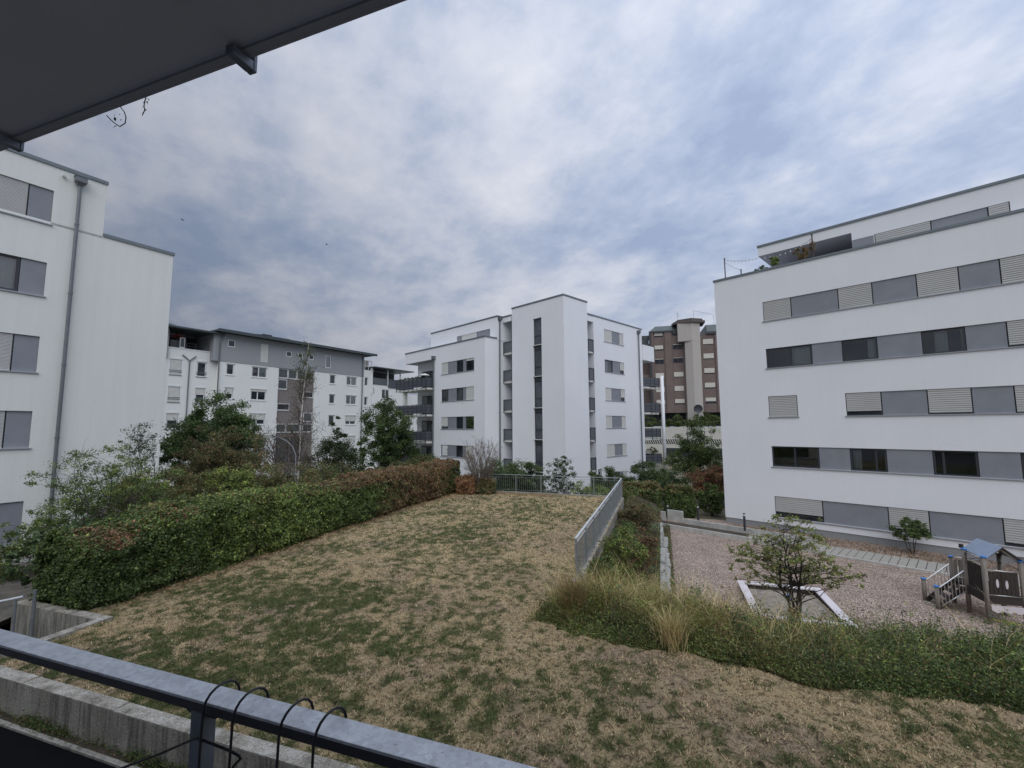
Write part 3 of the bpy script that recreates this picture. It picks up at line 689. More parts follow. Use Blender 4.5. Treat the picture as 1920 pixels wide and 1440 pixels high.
# ------------------------------------------------------------------ right building (white, bands of windows)
def right_building():
    f = fR; r = empty('apartment_building', f.P(0, 0, -2.3), 'white apartment block with long bands of shuttered windows at the right edge', 'building')
    SH = .17
    A = [2.80, 4.30, 6.53, 8.03, 9.73, 11.24, 12.54, 14.05, 15.8, 17.3, 19.0, 20.5]
    B = [2.82, 5.16, 6.54, 8.04, 9.74, 11.25, 12.54, 14.05, 15.8, 17.3, 19.0, 20.5]
    C = [6.53, 8.03, 9.74, 11.26, 12.55, 14.05, 15.8, 17.3, 19.0, 20.5]
    D = [2.82, 5.17, 7.90, 9.43, 11.79, 13.3, 15.8, 17.3, 19.0, 20.5]
    rows = [
        (A, 10.02, 11.21, [('S', {})] + [('P', {}), ('S', {})] * 5),
        (B, 7.15, 8.32, [('G', dict(split=[.55], curtain=[(.52, .98)])), ('P', {}), ('G', dict(curtain=[(.72, .97)])), ('P', {}), ('G', dict(split=[.26], curtain=[(.26, .6), (.9, .98)])), ('P', {}), ('H', dict(shut=.92)), ('P', {}), ('S', {}), ('P', {}), ('S', {})]),
        (C, 4.23, 5.44, [('H', dict(shut=.80)), ('P', {}), ('H', dict(shut=.93)), ('P', {}), ('H', dict(shut=.95)), ('P', {}), ('S', {}), ('P', {}), ('S', {})]),
        (B, 1.34, 2.52, [('G', dict(split=[.5])), ('P', {}), ('G', dict(split=[.72], curtain=[(.05, .3)])), ('P', {}), ('G', dict(split=[.24])), ('P', {}), ('G', dict(split=[.3])), ('P', {}), ('G', {}), ('P', {}), ('G', {})]),
        (D, -1.56, -.37, [('H', dict(shut=.72)), ('P', {}), ('H', dict(shut=.84)), ('P', {}), ('H', dict(shut=.86)), ('P', {}), ('S', {}), ('P', {}), ('S', {})]),
    ]
    holes = []
    for X, z0, z1, _ in rows: holes.append((X[0], X[-1], z0, z1))
    holes.append((2.80, 4.30, 4.23, 5.46))
    w = MB(); f.facade(w, 0, 26, -1.95, 13.12, holes, SH); f.body(w, 0, 26, -1.95, 13.12, 15); w.build('wall', M_WHITE, r)
    p = MB(); f.box(p, .03, 26, -14.9, -.03, -2.6, -1.95); p.build('plinth', M_PLINTH, r)
    for X, z0, z1, kinds in rows:
        for i, (k, kw) in enumerate(kinds):
            a0, a1 = X[i], X[i + 1]
            if k == 'P': panel(r, f, a0, a1, z0, z1, t=-.05)
            else:
                open_ = k == 'G'
                window(r, f, a0 + .01, a1 - .01, z0, z1, k, fw=.075 if open_ else .06, t=-.07, pitch=.10, room=open_, **kw)
        sill(r, f, X[0], X[-1], z0)
    window(r, f, 2.81, 4.29, 4.23, 5.46, 'S', t=-.07, pitch=.10); sill(r, f, 2.8, 4.3, 4.23)
    coping(r, f, -.05, 26, 13.24, -.4, .05, .12)
    m = MB(); m.hexa([f.P(-.05, -14.9, 13.12), f.P(.35, -14.9, 13.12), f.P(.35, -.4, 13.12), f.P(-.05, -.4, 13.12), f.P(-.05, -14.9, 13.25), f.P(.35, -14.9, 13.25), f.P(.35, -.4, 13.25), f.P(-.05, -.4, 13.25)]); m.build('roof_edge', M_COPE, r)
    # set-back top storey
    w = MB(); g = f.shift(0, -1.0)
    hs = [(8.2, 13.13, 13.3, 14.07), (14.6, 19, 13.3, 14.07)]
    g.facade(w, 7.22, 26, 13.05, 14.47, hs, .15)
    g.body(w, 7.22, 26, 13.05, 14.47, 7, roof=False)
    g.facade(w, 2.44, 26, 14.47, 15.03, (), .1)
    g.body(w, 2.44, 26, 14.47, 15.03, 7)
    w.build('top_storey_wall', M_WHITE, r)
    s = MB(); s.quad(g.P(2.44, 0, 14.47), g.P(7.22, 0, 14.47), g.P(7.22, -7, 14.47), g.P(2.44, -7, 14.47)); s.build('overhang_soffit', M_OWNE, r)
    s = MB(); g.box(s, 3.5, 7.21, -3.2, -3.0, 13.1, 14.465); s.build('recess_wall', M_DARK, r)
    coping(r, g, 2.40, 26, 15.15, -.35, .05, .12)
    for a0, a1, k in ((8.2, 10.45, 'S'), (10.45, 12.41, 'P'), (12.41, 13.13, 'S'), (14.6, 16, 'S'), (16, 19, 'P')):
        if k == 'P': panel(r, g, a0, a1, 13.3, 14.07)
        else: window(r, g, a0 + .01, a1 - .01, 13.3, 14.07, 'S', t=-.05, pitch=.10)
    panel(r, g, 7.24, 8.18, 13.3, 14.02, t=.06)
right_building()

# ------------------------------------------------------------------ left building
def left_building():
    f = Fr((-18.7177, 16.3), 32); r = empty('apartment_building', f.P(2, 0, -2), 'white apartment block with a stepped top edge and long grey downpipe at the left edge', 'building')
    rows = [(11.84, 13.24, 'S'), (8.92, 10.27, 'G'), (5.92, 7.32, 'S'), (3.05, 4.43, 'S'), (-.51, 1.07, 'P')]
    holes = [(-4.2, .79, a, b) for a, b, _ in rows]
    w = MB(); f.facade(w, -14, 4.93, -2.6, 11.94, holes[1:], .17); f.facade(w, -14, 2.36, 11.94, 14.25, holes[:1], .17)
    f.body(w, -14, 4.93, -2.6, 11.94, 12, roof=False); f.body(w, -14, 2.36, 11.94, 14.25, 12); w.quad(f.P(2.36, 0, 11.92), f.P(4.93, 0, 11.92), f.P(4.93, -12, 11.92), f.P(2.36, -12, 11.92))
    w.build('wall', M_WHITE_A, r)
    for z0, z1, k in rows:
        panel(r, f, .13 if k != 'G' else .10, .79, z0, z1, -.06, M_PANEL)
        if k == 'P':
            panel(r, f, -1.6, .12, z0, z1, -.06)
            panel(r, f, -4.2, -1.62, z0, z1, -.06)
        else:
            window(r, f, -1.35, .12 if k != 'G' else .09, z0, z1, k, fw=.085 if k == 'G' else .06, t=-.07, pitch=.05, **(dict(curtain=[(0, .999)]) if k == 'G' else {}))
            panel(r, f, -2.7, -1.36, z0, z1, -.06); window(r, f, -4.2, -2.71, z0, z1, 'S', t=-.07, pitch=.05)
        sill(r, f, -4.2, .79, z0)
    coping(r, f, -14, 2.40, 14.37, -.4, .05, .13); coping(r, f, 2.37, 4.98, 12.06, -.4, .05, .13)
    downpipe(r, f, 1.50, -1.0, 13.72, t=.13, r=.062)
    m = MB(); m.tube([f.P(1.02, -.05, 13.98), f.P(1.02, .16, 13.96)], .055, 10); m.build('overflow_spout', M_SHUTW, r)
left_building()

# ------------------------------------------------------------------ centre building
ca, sa = math.cos(R(-44.5)), math.sin(R(-44.5))
def AB(a, b, z=0.0): return Vector((4.577 + sa * a + ca * b, 38.467 + ca * a - sa * b, z))
def fr_a(b):            # facade plane of constant b, coordinate a
    f = Fr.__new__(Fr); f.o = AB(0, b); f.d = Vector((sa, ca, 0)); f.n = Vector((-ca, sa, 0)); return f
def fr_b(a):            # facade plane of constant a, coordinate b
    f = Fr.__new__(Fr); f.o = AB(a, 0); f.d = Vector((ca, -sa, 0)); f.n = Vector((-sa, -ca, 0)); return f
def abox(mb, a0, a1, b0, b1, z0, z1): mb.hexa([AB(a0, b0, z0), AB(a1, b0, z0), AB(a1, b1, z0), AB(a0, b1, z0), AB(a0, b0, z1), AB(a1, b0, z1), AB(a1, b1, z1), AB(a0, b1, z1)])

def rail_panel(root, pts, z0, z1, name='balcony_railing', cell=.95, hz=0, mat=None, brackets=True):
    """balcony railing round a corner: dark infill panels behind posts and bars; one part, its bars a sub-part"""
    pn = MB(); br = MB()
    for (p, q) in zip(pts[:-1], pts[1:]):
        p = Vector(p); q = Vector(q); L = (q - p).length; n = max(1, int(round(L / cell))); d = (q - p) / n
        out = Vector((d.y, -d.x, 0)).normalized()
        if out.dot(-p) < 0: out = -out
        pn.bar(p + Vector((0, 0, (z0 + z1) / 2)), q + Vector((0, 0, (z0 + z1) / 2)), .02, z1 - z0 - .12)
        for i in range(n + 1):
            c = p + d * i + out * .03; br.bar(c + Vector((0, 0, z0 - (.28 if brackets else 0))), c + Vector((0, 0, z1)), .04, .03, out)
        for h in (z1, z0 + (z1 - z0) * .66, z0 + (z1 - z0) * .33, z0 + .04): br.bar(p + out * .032 + Vector((0, 0, h)), q + out * .032 + Vector((0, 0, h)), .028, .028)
    o = pn.build(name, mat or M_RAILP, root); br.build('rail_bars', M_RAILB, o); return o

def centre_building():
    r = empty('apartment_building', AB(6, 4, -2.3), 'white apartment block in the middle with a tall stair tower and dark corner balconies', 'building')
    Z0 = -2.45
    # left block
    L = fr_a(-2.41); rowsL = [(9.33, 10.58), (6.42, 7.72), (3.55, 4.78), (.70, 1.88)]
    ho = [(9.40, 14.88, a, b) for a, b in rowsL]
    w = MB(); L.facade(w, 7.78, 16.3, Z0, 12.41, ho, .18)
    ret = fr_b(7.78); w.quad(AB(7.78, -2.41, Z0), AB(7.78, 6, Z0), AB(7.78, 6, 12.41), AB(7.78, -2.41, 12.41))
    w.quad(AB(16.3, -2.41, Z0), AB(16.3, 1.2, Z0), AB(16.3, 1.2, 11.2), AB(16.3, -2.41, 11.2))
    # roof band over the balconies
    for (p, q) in (((16.3, -2.41), (22.3, -2.41)), ((22.3, -2.41), (22.3, 4))): w.quad(AB(*p, 11.2), AB(*q, 11.2), AB(*q, 12.41), AB(*p, 12.41))
    w.quad(AB(7.78, -2.41, 12.38), AB(22.3, -2.41, 12.38), AB(22.3, 8, 12.38), AB(7.78, 8, 12.38))
    # recessed rear wall behind the balconies, its side and the core
    w.quad(AB(16.3, -1, Z0), AB(21.7, -1, Z0), AB(21.7, -1, 11.2), AB(16.3, -1, 11.2))
    w.quad(AB(21.7, -1, Z0), AB(21.7, 8, Z0), AB(21.7, 8, 11.2), AB(21.7, -1, 11.2))
    # top storey left
    T = fr_a(-.8)
    T.facade(w, 7.75, 19.3, 12.3, 14.65, [(8.84, 14.35, 12.75, 13.63)], .15)
    w.quad(AB(7.75, -.8, 12.3), AB(7.75, 6, 12.3), AB(7.75, 6, 14.65), AB(7.75, -.8, 14.65)); w.quad(AB(19.3, -.8, 12.3), AB(19.3, 6, 12.3), AB(19.3, 6, 14.65), AB(19.3, -.8, 14.65))
    w.quad(AB(6.55, -.05, 14.6), AB(7.75, -.05, 14.6), AB(7.75, 9, 14.6), AB(6.55, 9, 14.6)); w.quad(AB(7.75, -.8, 14.6), AB(19.3, -.8, 14.6), AB(19.3, 9, 14.6), AB(7.75, 9, 14.6))
    # niche between top storey and tower: back wall, side wall
    w.quad(AB(6.4, 1.9, Z0), AB(7.78, 1.9, Z0), AB(7.78, 1.9, 14.6), AB(6.4, 1.9, 14.6))
    w.quad(AB(6.51, -.05, 14.15), AB(7.75, -.05, 14.15), AB(7.75, -.05, 14.66), AB(6.51, -.05, 14.66))
    # stair tower
    Tw = fr_a(0); hw = [(2.62, 3.65, -1.9, 13.81)]
    Tw.facade(w, 0, 6.5, Z0, 15.32, hw, .2)
    Tr = fr_b(0); w.quad(AB(0, 0, Z0), AB(0, 3.52, Z0), AB(0, 3.52, 15.32), AB(0, 0, 15.32))
    w.quad(AB(6.5, 0, Z0), AB(6.5, 2, Z0), AB(6.5, 2, 15.32), AB(6.5, 0, 15.32)); w.quad(AB(0, 3.52, Z0), AB(6.5, 3.52, Z0), AB(6.5, 3.52, 15.32), AB(0, 3.52, 15.32))
    w.quad(AB(6.5, 2, 12), AB(6.5, 3.52, 12), AB(6.5, 3.52, 15.32), AB(6.5, 2, 15.32)); w.quad(AB(0, 0, 15.3), AB(6.5, 0, 15.3), AB(6.5, 3.52, 15.3), AB(0, 3.52, 15.3))
    # right block
    Rb = fr_b(1.045); rowsR = [(12.37, 13.65), (9.25, 10.50), (6.35, 7.62), (3.56, 4.79), (.71, 1.91), (-2.1, -.93)]
    hr = [(7.82, 11.50, a, b) for a, b in rowsR]
    Rb.facade(w, 5.97, 15.41, Z0, 14.67, hr, .18)
    w.quad(AB(1.045, 5.97, Z0), AB(3.6, 5.97, Z0), AB(3.6, 5.97, 14.67), AB(1.045, 5.97, 14.67))
    w.quad(AB(3.0, 3.4, Z0), AB(3.0, 6, Z0), AB(3.0, 6, 14.6), AB(3.0, 3.4, 14.6))
    w.quad(AB(1.06, 3.52, 14.05), AB(1.06, 5.97, 14.05), AB(1.06, 5.97, 14.67), AB(1.06, 3.52, 14.67))
    w.quad(AB(1.045, 3.5, 14.62), AB(1.045, 15.41, 14.62), AB(14, 15.41, 14.62), AB(14, 3.5, 14.62))
    w.quad(AB(1.045, 15.41, Z0), AB(3.4, 15.41, Z0), AB(3.4, 15.41, 14.67), AB(1.045, 15.41, 14.67))
    w.quad(AB(3.4, 15.4, Z0), AB(14, 15.4, Z0), AB(14, 15.4, 14.67), AB(3.4, 15.4, 14.67))
    w.quad(AB(14, 15.4, Z0), AB(18, 7, Z0), AB(18, 7, 14.6), AB(14, 15.4, 14.6))
    w.build('wall', M_WHITE, r)
    m = MB(); abox(m, .9, 5.5, 15.43, 17.9, 11.2, 12.95); m.build('balcony_canopy', M_WHITE, r)
    s = MB(); s.quad(AB(16.31, -2.40, 11.2), AB(22.3, -2.40, 11.2), AB(22.3, 4, 11.2), AB(16.31, 4, 11.2)); s.build('overhang_soffit', M_SOFFIT, r)
    # copings
    def cp(a0, a1, b0, b1, z, h=.12): m = MB(); abox(m, a0, a1, b0, b1, z - h, z + .012); m.build('roof_edge', M_COPE, r)
    cp(7.73, 22.35, -2.46, -2.1, 12.53); cp(7.73, 8.1, -2.10, -.85, 12.53); cp(22.0, 22.35, -2.10, 4, 12.53)
    cp(7.70, 19.35, -.85, -.5, 14.79); cp(7.70, 8.0, -.5, 1.5, 14.79); cp(6.56, 7.69, -.10, .2, 14.79)
    cp(-.05, 6.55, -.05, .3, 15.45); cp(-.05, .3, .30, 3.57, 15.45)
    cp(1.0, 1.35, 3.58, 15.46, 14.79)
    # windows of the left block
    seg = [13.68, 12.27, 11.2, 10.72]   # 14.88 | shutter | panel | window | pier | window | 9.40
    kinds = [[('S', {}), ('G', {}), ('H', dict(shut=.18))], [('G', {}), ('G', {}), ('S', {})], [('H', dict(shut=.78)), ('G', {}), ('G', dict(curtain=[(.08, .8)], curtain_mat=M_REDC))], [('G', dict(curtain=[(.0, .35)])), ('G', {}), ('S', {})]]
    for (z0, z1), kk in zip(rowsL, kinds):
        for (x0, x1), (k, kw) in zip(((13.69, 14.87), (11.2, 12.26), (9.41, 10.72)), kk):
            window(r, L, x0, x1, z0, z1, k, fw=.07, t=-.08, pitch=.08, smat=M_SHUTW, **kw)
        panel(r, L, 12.27, 13.68, z0, z1); panel(r, L, 10.73, 11.19, z0, z1); sill(r, L, 9.4, 14.88, z0)
    for (x0, x1, k) in ((13.5, 14.35, 'P'), (10.95, 13.5, 'S'), (8.84, 10.95, 'P')):
        if k == 'P': panel(r, T, x0, x1, 12.75, 13.63)
        else: window(r, T, x0, x1, 12.75, 13.63, 'S', pitch=.08, t=-.07, smat=M_SHUTW)
    # stair window
    levels = [13.81, 11.27, 8.34, 5.44, 2.55, -.36]
    for i in range(5):
        z1, z0 = levels[i], levels[i + 1]
        if i > 0: panel(r, Tw, 2.63, 3.64, z1 - .42, z1 - .03, -.10, M_FRAME); z1 -= .43
        m = MB(); t = -.12
        for (x0, x1, y0, y1) in ((2.62, 2.74, z0, z1), (3.55, 3.65, z0, z1), (2.74, 3.55, z0, z0 + .07), (2.74, 3.55, z1 - .07, z1), (2.74, 3.55, z0 + .85, z0 + .92)): Tw.box(m, x0, x1, t - .05, t, y0, y1)
        wn = m.build('stair_window', M_FRAME, r); g = MB(); Tw.rect(g, 2.7, 3.6, z0 + .05, z1 - .05, t - .03); g.build('pane', M_STAIRG, wn)
        m = MB(); Tw.box(m, 2.60, 3.67, -.2, .05, z0 - .03, z0 + .03); m.build('ledge', M_SHUTW, r)
    m = MB(); Tw.box(m, 2.62, 3.65, -.2, -.1, -1.9, -.42); m.build('entrance_door', M_FRAME, r)
    # niche balconies, both sides
    for z in (11.05, 8.2, 5.3, 2.42, -.45):
        m = MB(); abox(m, 6.53, 7.75, .10, 1.9, z - .18, z); m.build('balcony_slab', M_SHUTW, r)
        m = MB(); abox(m, 6.6, 7.7, .04, .07, z + .08, z + 1.05); o = m.build('balcony_panel', M_NICHE, r)
        m = MB(); abox(m, 6.55, 7.76, .0, .035, z + 1.05, z + 1.1); abox(m, 7.70, 7.76, .0, .04, z - .2, z + 1.05); m.build('rail_bars', M_RAILB, o)
        m = MB(); abox(m, 1.12, 3.0, 3.53, 5.96, z - .18, z); m.build('balcony_slab', M_SHUTW, r)
        m = MB(); abox(m, 1.06, 1.10, 3.56, 5.94, z + .08, z + 1.15); o = m.build('balcony_panel', M_NICHE, r)
        m = MB(); abox(m, 1.02, 1.055, 3.55, 5.96, z + 1.15, z + 1.2)
        for b in (4.4, 5.1, 5.9): abox(m, 1.02, 1.055, b, b + .04, z - .2, z + 1.15)
        m.build('rail_bars', M_RAILB, o)
    m = MB(); abox(m, 6.51, 6.57, -.01, .05, Z0, 14.1); m.build('niche_post', M_FRAME, r)
    m = MB(); abox(m, 1.10, 1.2, 3.53, 5.95, Z0, -.7); m.build('entrance_glazing', M_GLASS, r)
    # right block windows
    kr = [('S', 'S'), ('T', 'H'), ('S', 'H'), ('S', 'S'), ('S', 'S'), ('G', 'S')]
    for (z0, z1), (ka, kb) in zip(rowsR, kr):
        x1 = 9.35 if z0 in (12.37, .71) else 9.0 if z0 != 9.25 else 9.35
        if ka == 'T':
            window(r, Rb, 7.83, x1, z0, z1, 'G', fw=.08, t=-.08, curtain=[(0, .62)])
        else: window(r, Rb, 7.83, x1, z0, z1, ka, fw=.07, t=-.08, pitch=.08, smat=M_SHUTW)
        panel(r, Rb, x1, 10.72, z0, z1); window(r, Rb, 10.73, 11.49, z0, z1, kb, fw=.06, t=-.08, pitch=.08, shut=.68, smat=M_SHUTW); sill(r, Rb, 7.82, 11.5, z0)
    # downpipes
    downpipe(r, L, 16.18, -2.0, 11.0, t=.12, r=.07); downpipe(r, fr_b(7.78), -.55, -2.2, 14.2, t=.12, r=.07); downpipe(r, Rb, 14.52, -2.2, 14.0, t=.12, r=.065)
    # corner balconies on the left
    for i, z in enumerate((8.0, 5.1, 2.2, -.7)):
        m = MB(); abox(m, 16.32, 22.6, -3.25, -1.01, z - .20, z); sl = m.build('balcony_slab', M_SHUTW, r)
        rail_panel(r, [AB(16.4, -2.42), AB(16.4, -3.32), AB(22.65, -3.32), AB(22.65, -1.0)], z + .08, z + 1.12)
        m = MB(); abox(m, 16.9, 20.6, -1.08, -1.01, z + .05, z + 2.25); d = m.build('balcony_door', M_FRAME, r); m = MB(); abox(m, 17.0, 18.7, -1.11, -1.085, z + .15, z + 2.15); abox(m, 18.8, 20.5, -1.11, -1.085, z + .15, z + 2.15); m.build('pane', M_GLASS, d)
        m = MB(); abox(m, 21.35, 21.75, -3.0, -2.6, z - 3 if i == 3 else z - 2.7, z - .21); m.build('column', M_WHITE_A, r)
        # balconies on the far right corner
    for z in (8.15, 5.25, 2.35, -.55):
        m = MB(); abox(m, .7, 4.5, 15.45, 18.2, z - .20, z); m.build('balcony_slab', M_SHUTW, r)
        rail_panel(r, [AB(4.5, 15.45), AB(1.6, 15.50), AB(.62, 16.3), AB(.62, 18.25), AB(4.5, 18.25)], z + .08, z + 1.12, cell=1.0)
        m = MB(); abox(m, 3.38, 3.395, 15.6, 17.6, z, z + 2.3); m.build('balcony_door', M_DARK, r)
        w2 = MB(); abox(w2, 3.40, 5.5, 15.42, 18.0, z - .2, z + 2.7); w2.build('balcony_wall', M_OWNE, r)
    m = MB(); m.tube([AB(.35, 18.5, -2.4), AB(.35, 18.5, 9.55)], .19, 14); m.build('column', M_WHITE, r, smooth=True)
    # house number plate
    n = MB(); Rb.box(n, 6.25, 6.72, .005, .05, -1.22, -.42); pl = n.build('house_number_plate', M_FRAME, r)
    cu = bpy.data.curves.new('digit', 'FONT'); cu.body = '7'; cu.size = .82; cu.align_x = 'CENTER'; cu.extrude = .004; to = bpy.data.objects.new('tmp', cu); COL.objects.link(to)
    bpy.context.view_layer.update(); me = bpy.data.meshes.new_from_object(to.evaluated_get(bpy.context.evaluated_depsgraph_get())); COL.objects.unlink(to); bpy.data.objects.remove(to)
    X = -Rb.d if Vector((0, 0, 1)).cross(Rb.n).dot(Rb.d) < 0 else Rb.d
    mt = Matrix.Identity(4)
    for k in range(3): mt[k][0] = X[k]; mt[k][1] = (0, 0, 1)[k]; mt[k][2] = Rb.n[k]
    mt.translation = Rb.P(6.485, .06, -1.11); me.transform(mt)
    me.name = 'digit'; me.materials.clear(); me.materials.append(M_SHUTW); dg = bpy.data.objects.new('digit', me); COL.objects.link(dg); dg.parent = pl
    # chimney stub
    m = MB(); abox(m, 14.9, 15.4, .6, 1.0, 14.6, 15.3); m.build('roof_vent', M_FRAME, r)
def sg_fn(t, tc, p): return t.ramp(t.noise(tc, .8, 4, 0.6), [(0.3, (0.05, 0.055, 0.065)), (0.7, (0.12, 0.13, 0.15))])
M_STAIRG = material('stair_glass', (0.1, 0.1, 0.1), 0.08, fn=sg_fn)
M_NICHE = material('grey_balcony_infill', (0.115, 0.125, 0.14), 0.5, var=0.1)
centre_building()

# ------------------------------------------------------------------ far left building with grey top storey
def far_building():
    f = Fr((-31.158, 54.6), 33.0); r = empty('apartment_building', f.P(4, 0, -2.4), 'long white apartment block with grey top storey and flat overhanging roof behind the trees', 'building')
    zs = [(9.95, 11.24), (7.13, 8.45), (4.15, 5.48), (1.2, 2.5)]
    colm = [(-3.9, -3.02), (-1.02, .84), (9.68, 10.64), (12.44, 14.27)]
    holes = [(a, b, z0, z1) for a, b in colm for z0, z1 in zs if not (a < -2 and z0 < 1.5)]
    core = (2.30, 7.36, -2.2, 11.40)
    w = MB(); f.facade(w, -4.6, 15.5, -2.6, 11.43, holes + [core], .25); f.body(w, -4.6, 15.5, -2.6, 11.43, 13, roof=False)
    w.build('wall', M_WHITE_D, r)
    g = f.shift(0, .04); top = [(-3.9, -3.02, 13.25, 14.1), (-.12, .92, 11.9, 14.2), (3.16, 3.98, 13.0, 13.72), (4.78, 5.55, 13.0, 13.72), (6.38, 7.15, 13.0, 13.72), (8.9, 9.8, 12.15, 13.95)]
    w = MB(); g.facade(w, -4.62, 15.52, 11.43, 14.78, top, .2); g.body(w, -4.62, 15.52, 11.43, 14.78, 13)
    g.facade(w, -10.2, -9.45, 11.35, 14.4, (), .1, t=-.6); g.body(w, -10.2, -9.45, 11.35, 14.4, 3, t=-.6)
    w.build('top_storey_wall', M_GREYR, r)
    m = MB(); f.box(m, -5.3, 17.1, -13.5, 1.0, 14.82, 15.02); f.box(m, -5.35, 17.15, .95, 1.08, 14.72, 15.06); m.build('roof', M_ROOF, r)
    m = MB(); f.box(m, 1.0, 5.4, -7, -3, 15.0, 15.95); f.box(m, 2.2, 3.4, -6, -4, 15.95, 16.3); m.build('roof_plant_room', M_FRAME, r)
    def win(a, b, z0, z1, k='G', **kw):
        window(r, f, a + .02, b - .02, z0, z1, k, fw=.10, t=-.06, fmat=M_WFRAME, smat=M_SHUTW, pitch=.12, **kw)
        m = MB(); f.box(m, a - .06, b + .06, -.02, .06, z0 - .08, z0 - .01); f.box(m, a - .06, b + .06, -.02, .05, z1 + .01, z1 + .14); m.build('window_sill', M_WFRAME, r)
    kk = {0: ['G', 'G', 'G', 'G'], 1: ['H', 'H', 'G', 'G'], 2: ['S', 'H', 'G', 'H'], 3: ['S', 'G', 'S', 'S']}
    for j, (z0, z1) in enumerate(zs):
        for i, (a, b) in enumerate(colm):
            if i == 0 and j == 3: continue
            win(a, b, z0, z1, kk[j][i], shut={(1, 0): .55, (1, 1): .2, (2, 1): .55, (2, 3): .6}.get((j, i), .4), split=[.45] if b - a > 1.2 else [], curtain=[(.5, .98)] if (j, i) in ((0, 1), (0, 3), (1, 3)) else None)
    for i, (a, b, z0, z1) in enumerate(top):
        window(r, g, a + .02, b - .02, z0, z1, 'S' if i == 1 else 'G', fw=.10, t=-.05, fmat=M_WFRAME, smat=M_SHUTW, pitch=.12, curtain=[(.1, .9)] if i == 5 else None)
    # glazed stair core: taupe panels with scattered windows
    m = MB(); f.box(m, 2.31, 7.35, -.35, -.2, -2.2, 11.39); m.build('core_cladding', M_BROWNP, r)
    for (a, b, z0, z1, fm) in ((2.35, 3.6, 10.1, 11.35, 0), (3.65, 4.85, 10.1, 11.35, 0), (4.9, 6.1, 10.1, 11.35, 0), (6.15, 7.3, 10.1, 11.35, 0), (2.35, 3.55, 8.65, 9.95, 0), (5.8, 7.3, 7.75, 8.6, 1), (2.35, 4.0, 5.95, 6.85, 1), (6.0, 7.25, 4.5, 5.75, 0), (2.35, 3.6, 3.1, 4.25, 0), (3.65, 5.9, 3.1, 4.25, 0), (5.95, 7.3, 3.1, 4.25, 0), (2.5, 4.1, -.6, 2.6, 0), (4.4, 5.9, -.6, 2.6, 0)):
        m = MB(); t = -.12
        for (x0, x1, y0, y1) in ((a, a + .07, z0, z1), (b - .07, b, z0, z1), (a + .07, b - .07, z0, z0 + .13), (a + .07, b - .07, z1 - .07, z1)): f.box(m, x0, x1, t - .07, t, y0, y1)
        wn = m.build('window', M_WFRAME if z0 > 2.7 else M_FRAME, r); q = MB(); f.rect(q, a + .04, b - .04, z0 + .04, z1 - .04, t - .05); q.build('pane', M_DARK if fm else M_COREG, wn)
    # left wing, set back, with roof terrace
    h = f.shift(0, -.8)
    hl = [(-9.12, -8.06, 9.55, 11.2), (-9.12, -8.06, 6.6, 8.22), (-9.12, -8.06, 3.7, 5.33), (-9.12, -8.06, .8, 2.4), (-6.58, -5.63, 9.55, 11.18), (-6.58, -5.63, 6.6, 8.22), (-6.58, -5.63, 3.7, 5.33)]
    w = MB(); h.facade(w, -14, -4.6, -2.6, 12.4, hl, .2); h.quadtop = None
    w.quad(h.P(-14, 0, 12.38), h.P(-4.6, 0, 12.38), h.P(-4.6, -8, 12.38), h.P(-14, -8, 12.38)); w.build('wing_wall', M_WHITE_D, r)
    for i, (a, b, z0, z1) in enumerate(hl):
        k = 'S' if i in (0, 1, 2, 3) else 'G'
        if i == 2: k = 'H'
        wn = window(r, h, a + .02, b - .02, z0, z1, k if i != 5 else 'H', shut=.45, fw=.09, t=-.05, fmat=M_WFRAME, smat=M_SHUTW, pitch=.12)
        m = MB(); h.box(m, a - .05, b + .05, .0, .05, z0 + .30, z0 + .34); h.box(m, a - .05, b + .05, 0, .05, z0 + .48, z0 + .52); h.box(m, a - .07, b + .07, 0, .07, z0 - .08, z0 - .02); m.build('window_guard', M_GALVD, r)
        m = MB(); h.box(m, a - .05, b + .05, 0, .06, z1 + .02, z1 + .16); m.build('shutter_box', M_WFRAME, r)
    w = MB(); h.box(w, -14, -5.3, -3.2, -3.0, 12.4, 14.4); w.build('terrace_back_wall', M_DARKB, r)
    for a in (-8.2, -6.6):
        m = MB(); h.box(m, a, a + .9, -2.99, -2.93, 12.5, 14.2); m.build('terrace_door', M_GLASS, r)
    w = MB(); h.box(w, -5.35, -4.62, -3.0, .75, 11.45, 14.75); w.build('return_wall', M_GREYR, r)
    rr = MB(); h.box(rr, -14.5, -4.3, -8, 1.2, 14.5, 14.68); rr.build('wing_roof', M_ROOF, r)
    rr = MB(); rr.hexa([h.P(-14, -3, 14.7), h.P(-9.2, -3, 14.7), h.P(-8.6, .6, 14.7), h.P(-14, .6, 14.7), h.P(-14, -3, 15.9), h.P(-9.5, -3, 15.75), h.P(-9.4, .4, 15.0), h.P(-14, .4, 15.5)]); rr.build('raised_roof', M_GREENR, r)
    m = MB()
    for z in (12.85, 13.15): m.bar(h.P(-9.45, -.05, z), h.P(-5.1, -.05, z), .03, .03)
    for i in range(6): m.bar(h.P(-9.4 + i * .85, -.05, 12.4), h.P(-9.4 + i * .85, -.05, 13.15), .04, .04, h.n)
    m.build('terrace_railing', M_RAILB, r)
    m = MB(); h.box(m, -9.45, -5.05, -.3, .04, 12.38, 12.52); m.build('terrace_ledge', M_WFRAME, r)
    # downpipes
    def pipe(fr, pts, rad=.06): m = MB(); m.tube([fr.P(*p) for p in pts], rad, 8); m.build('downpipe', M_PIPE, r)
    pipe(h, [(-8.05, .1, 11.78), (-7.35, .1, 11.2), (-7.35, .1, -2)]); pipe(h, [(-6.75, .1, 11.78), (-7.32, .1, 11.22)])
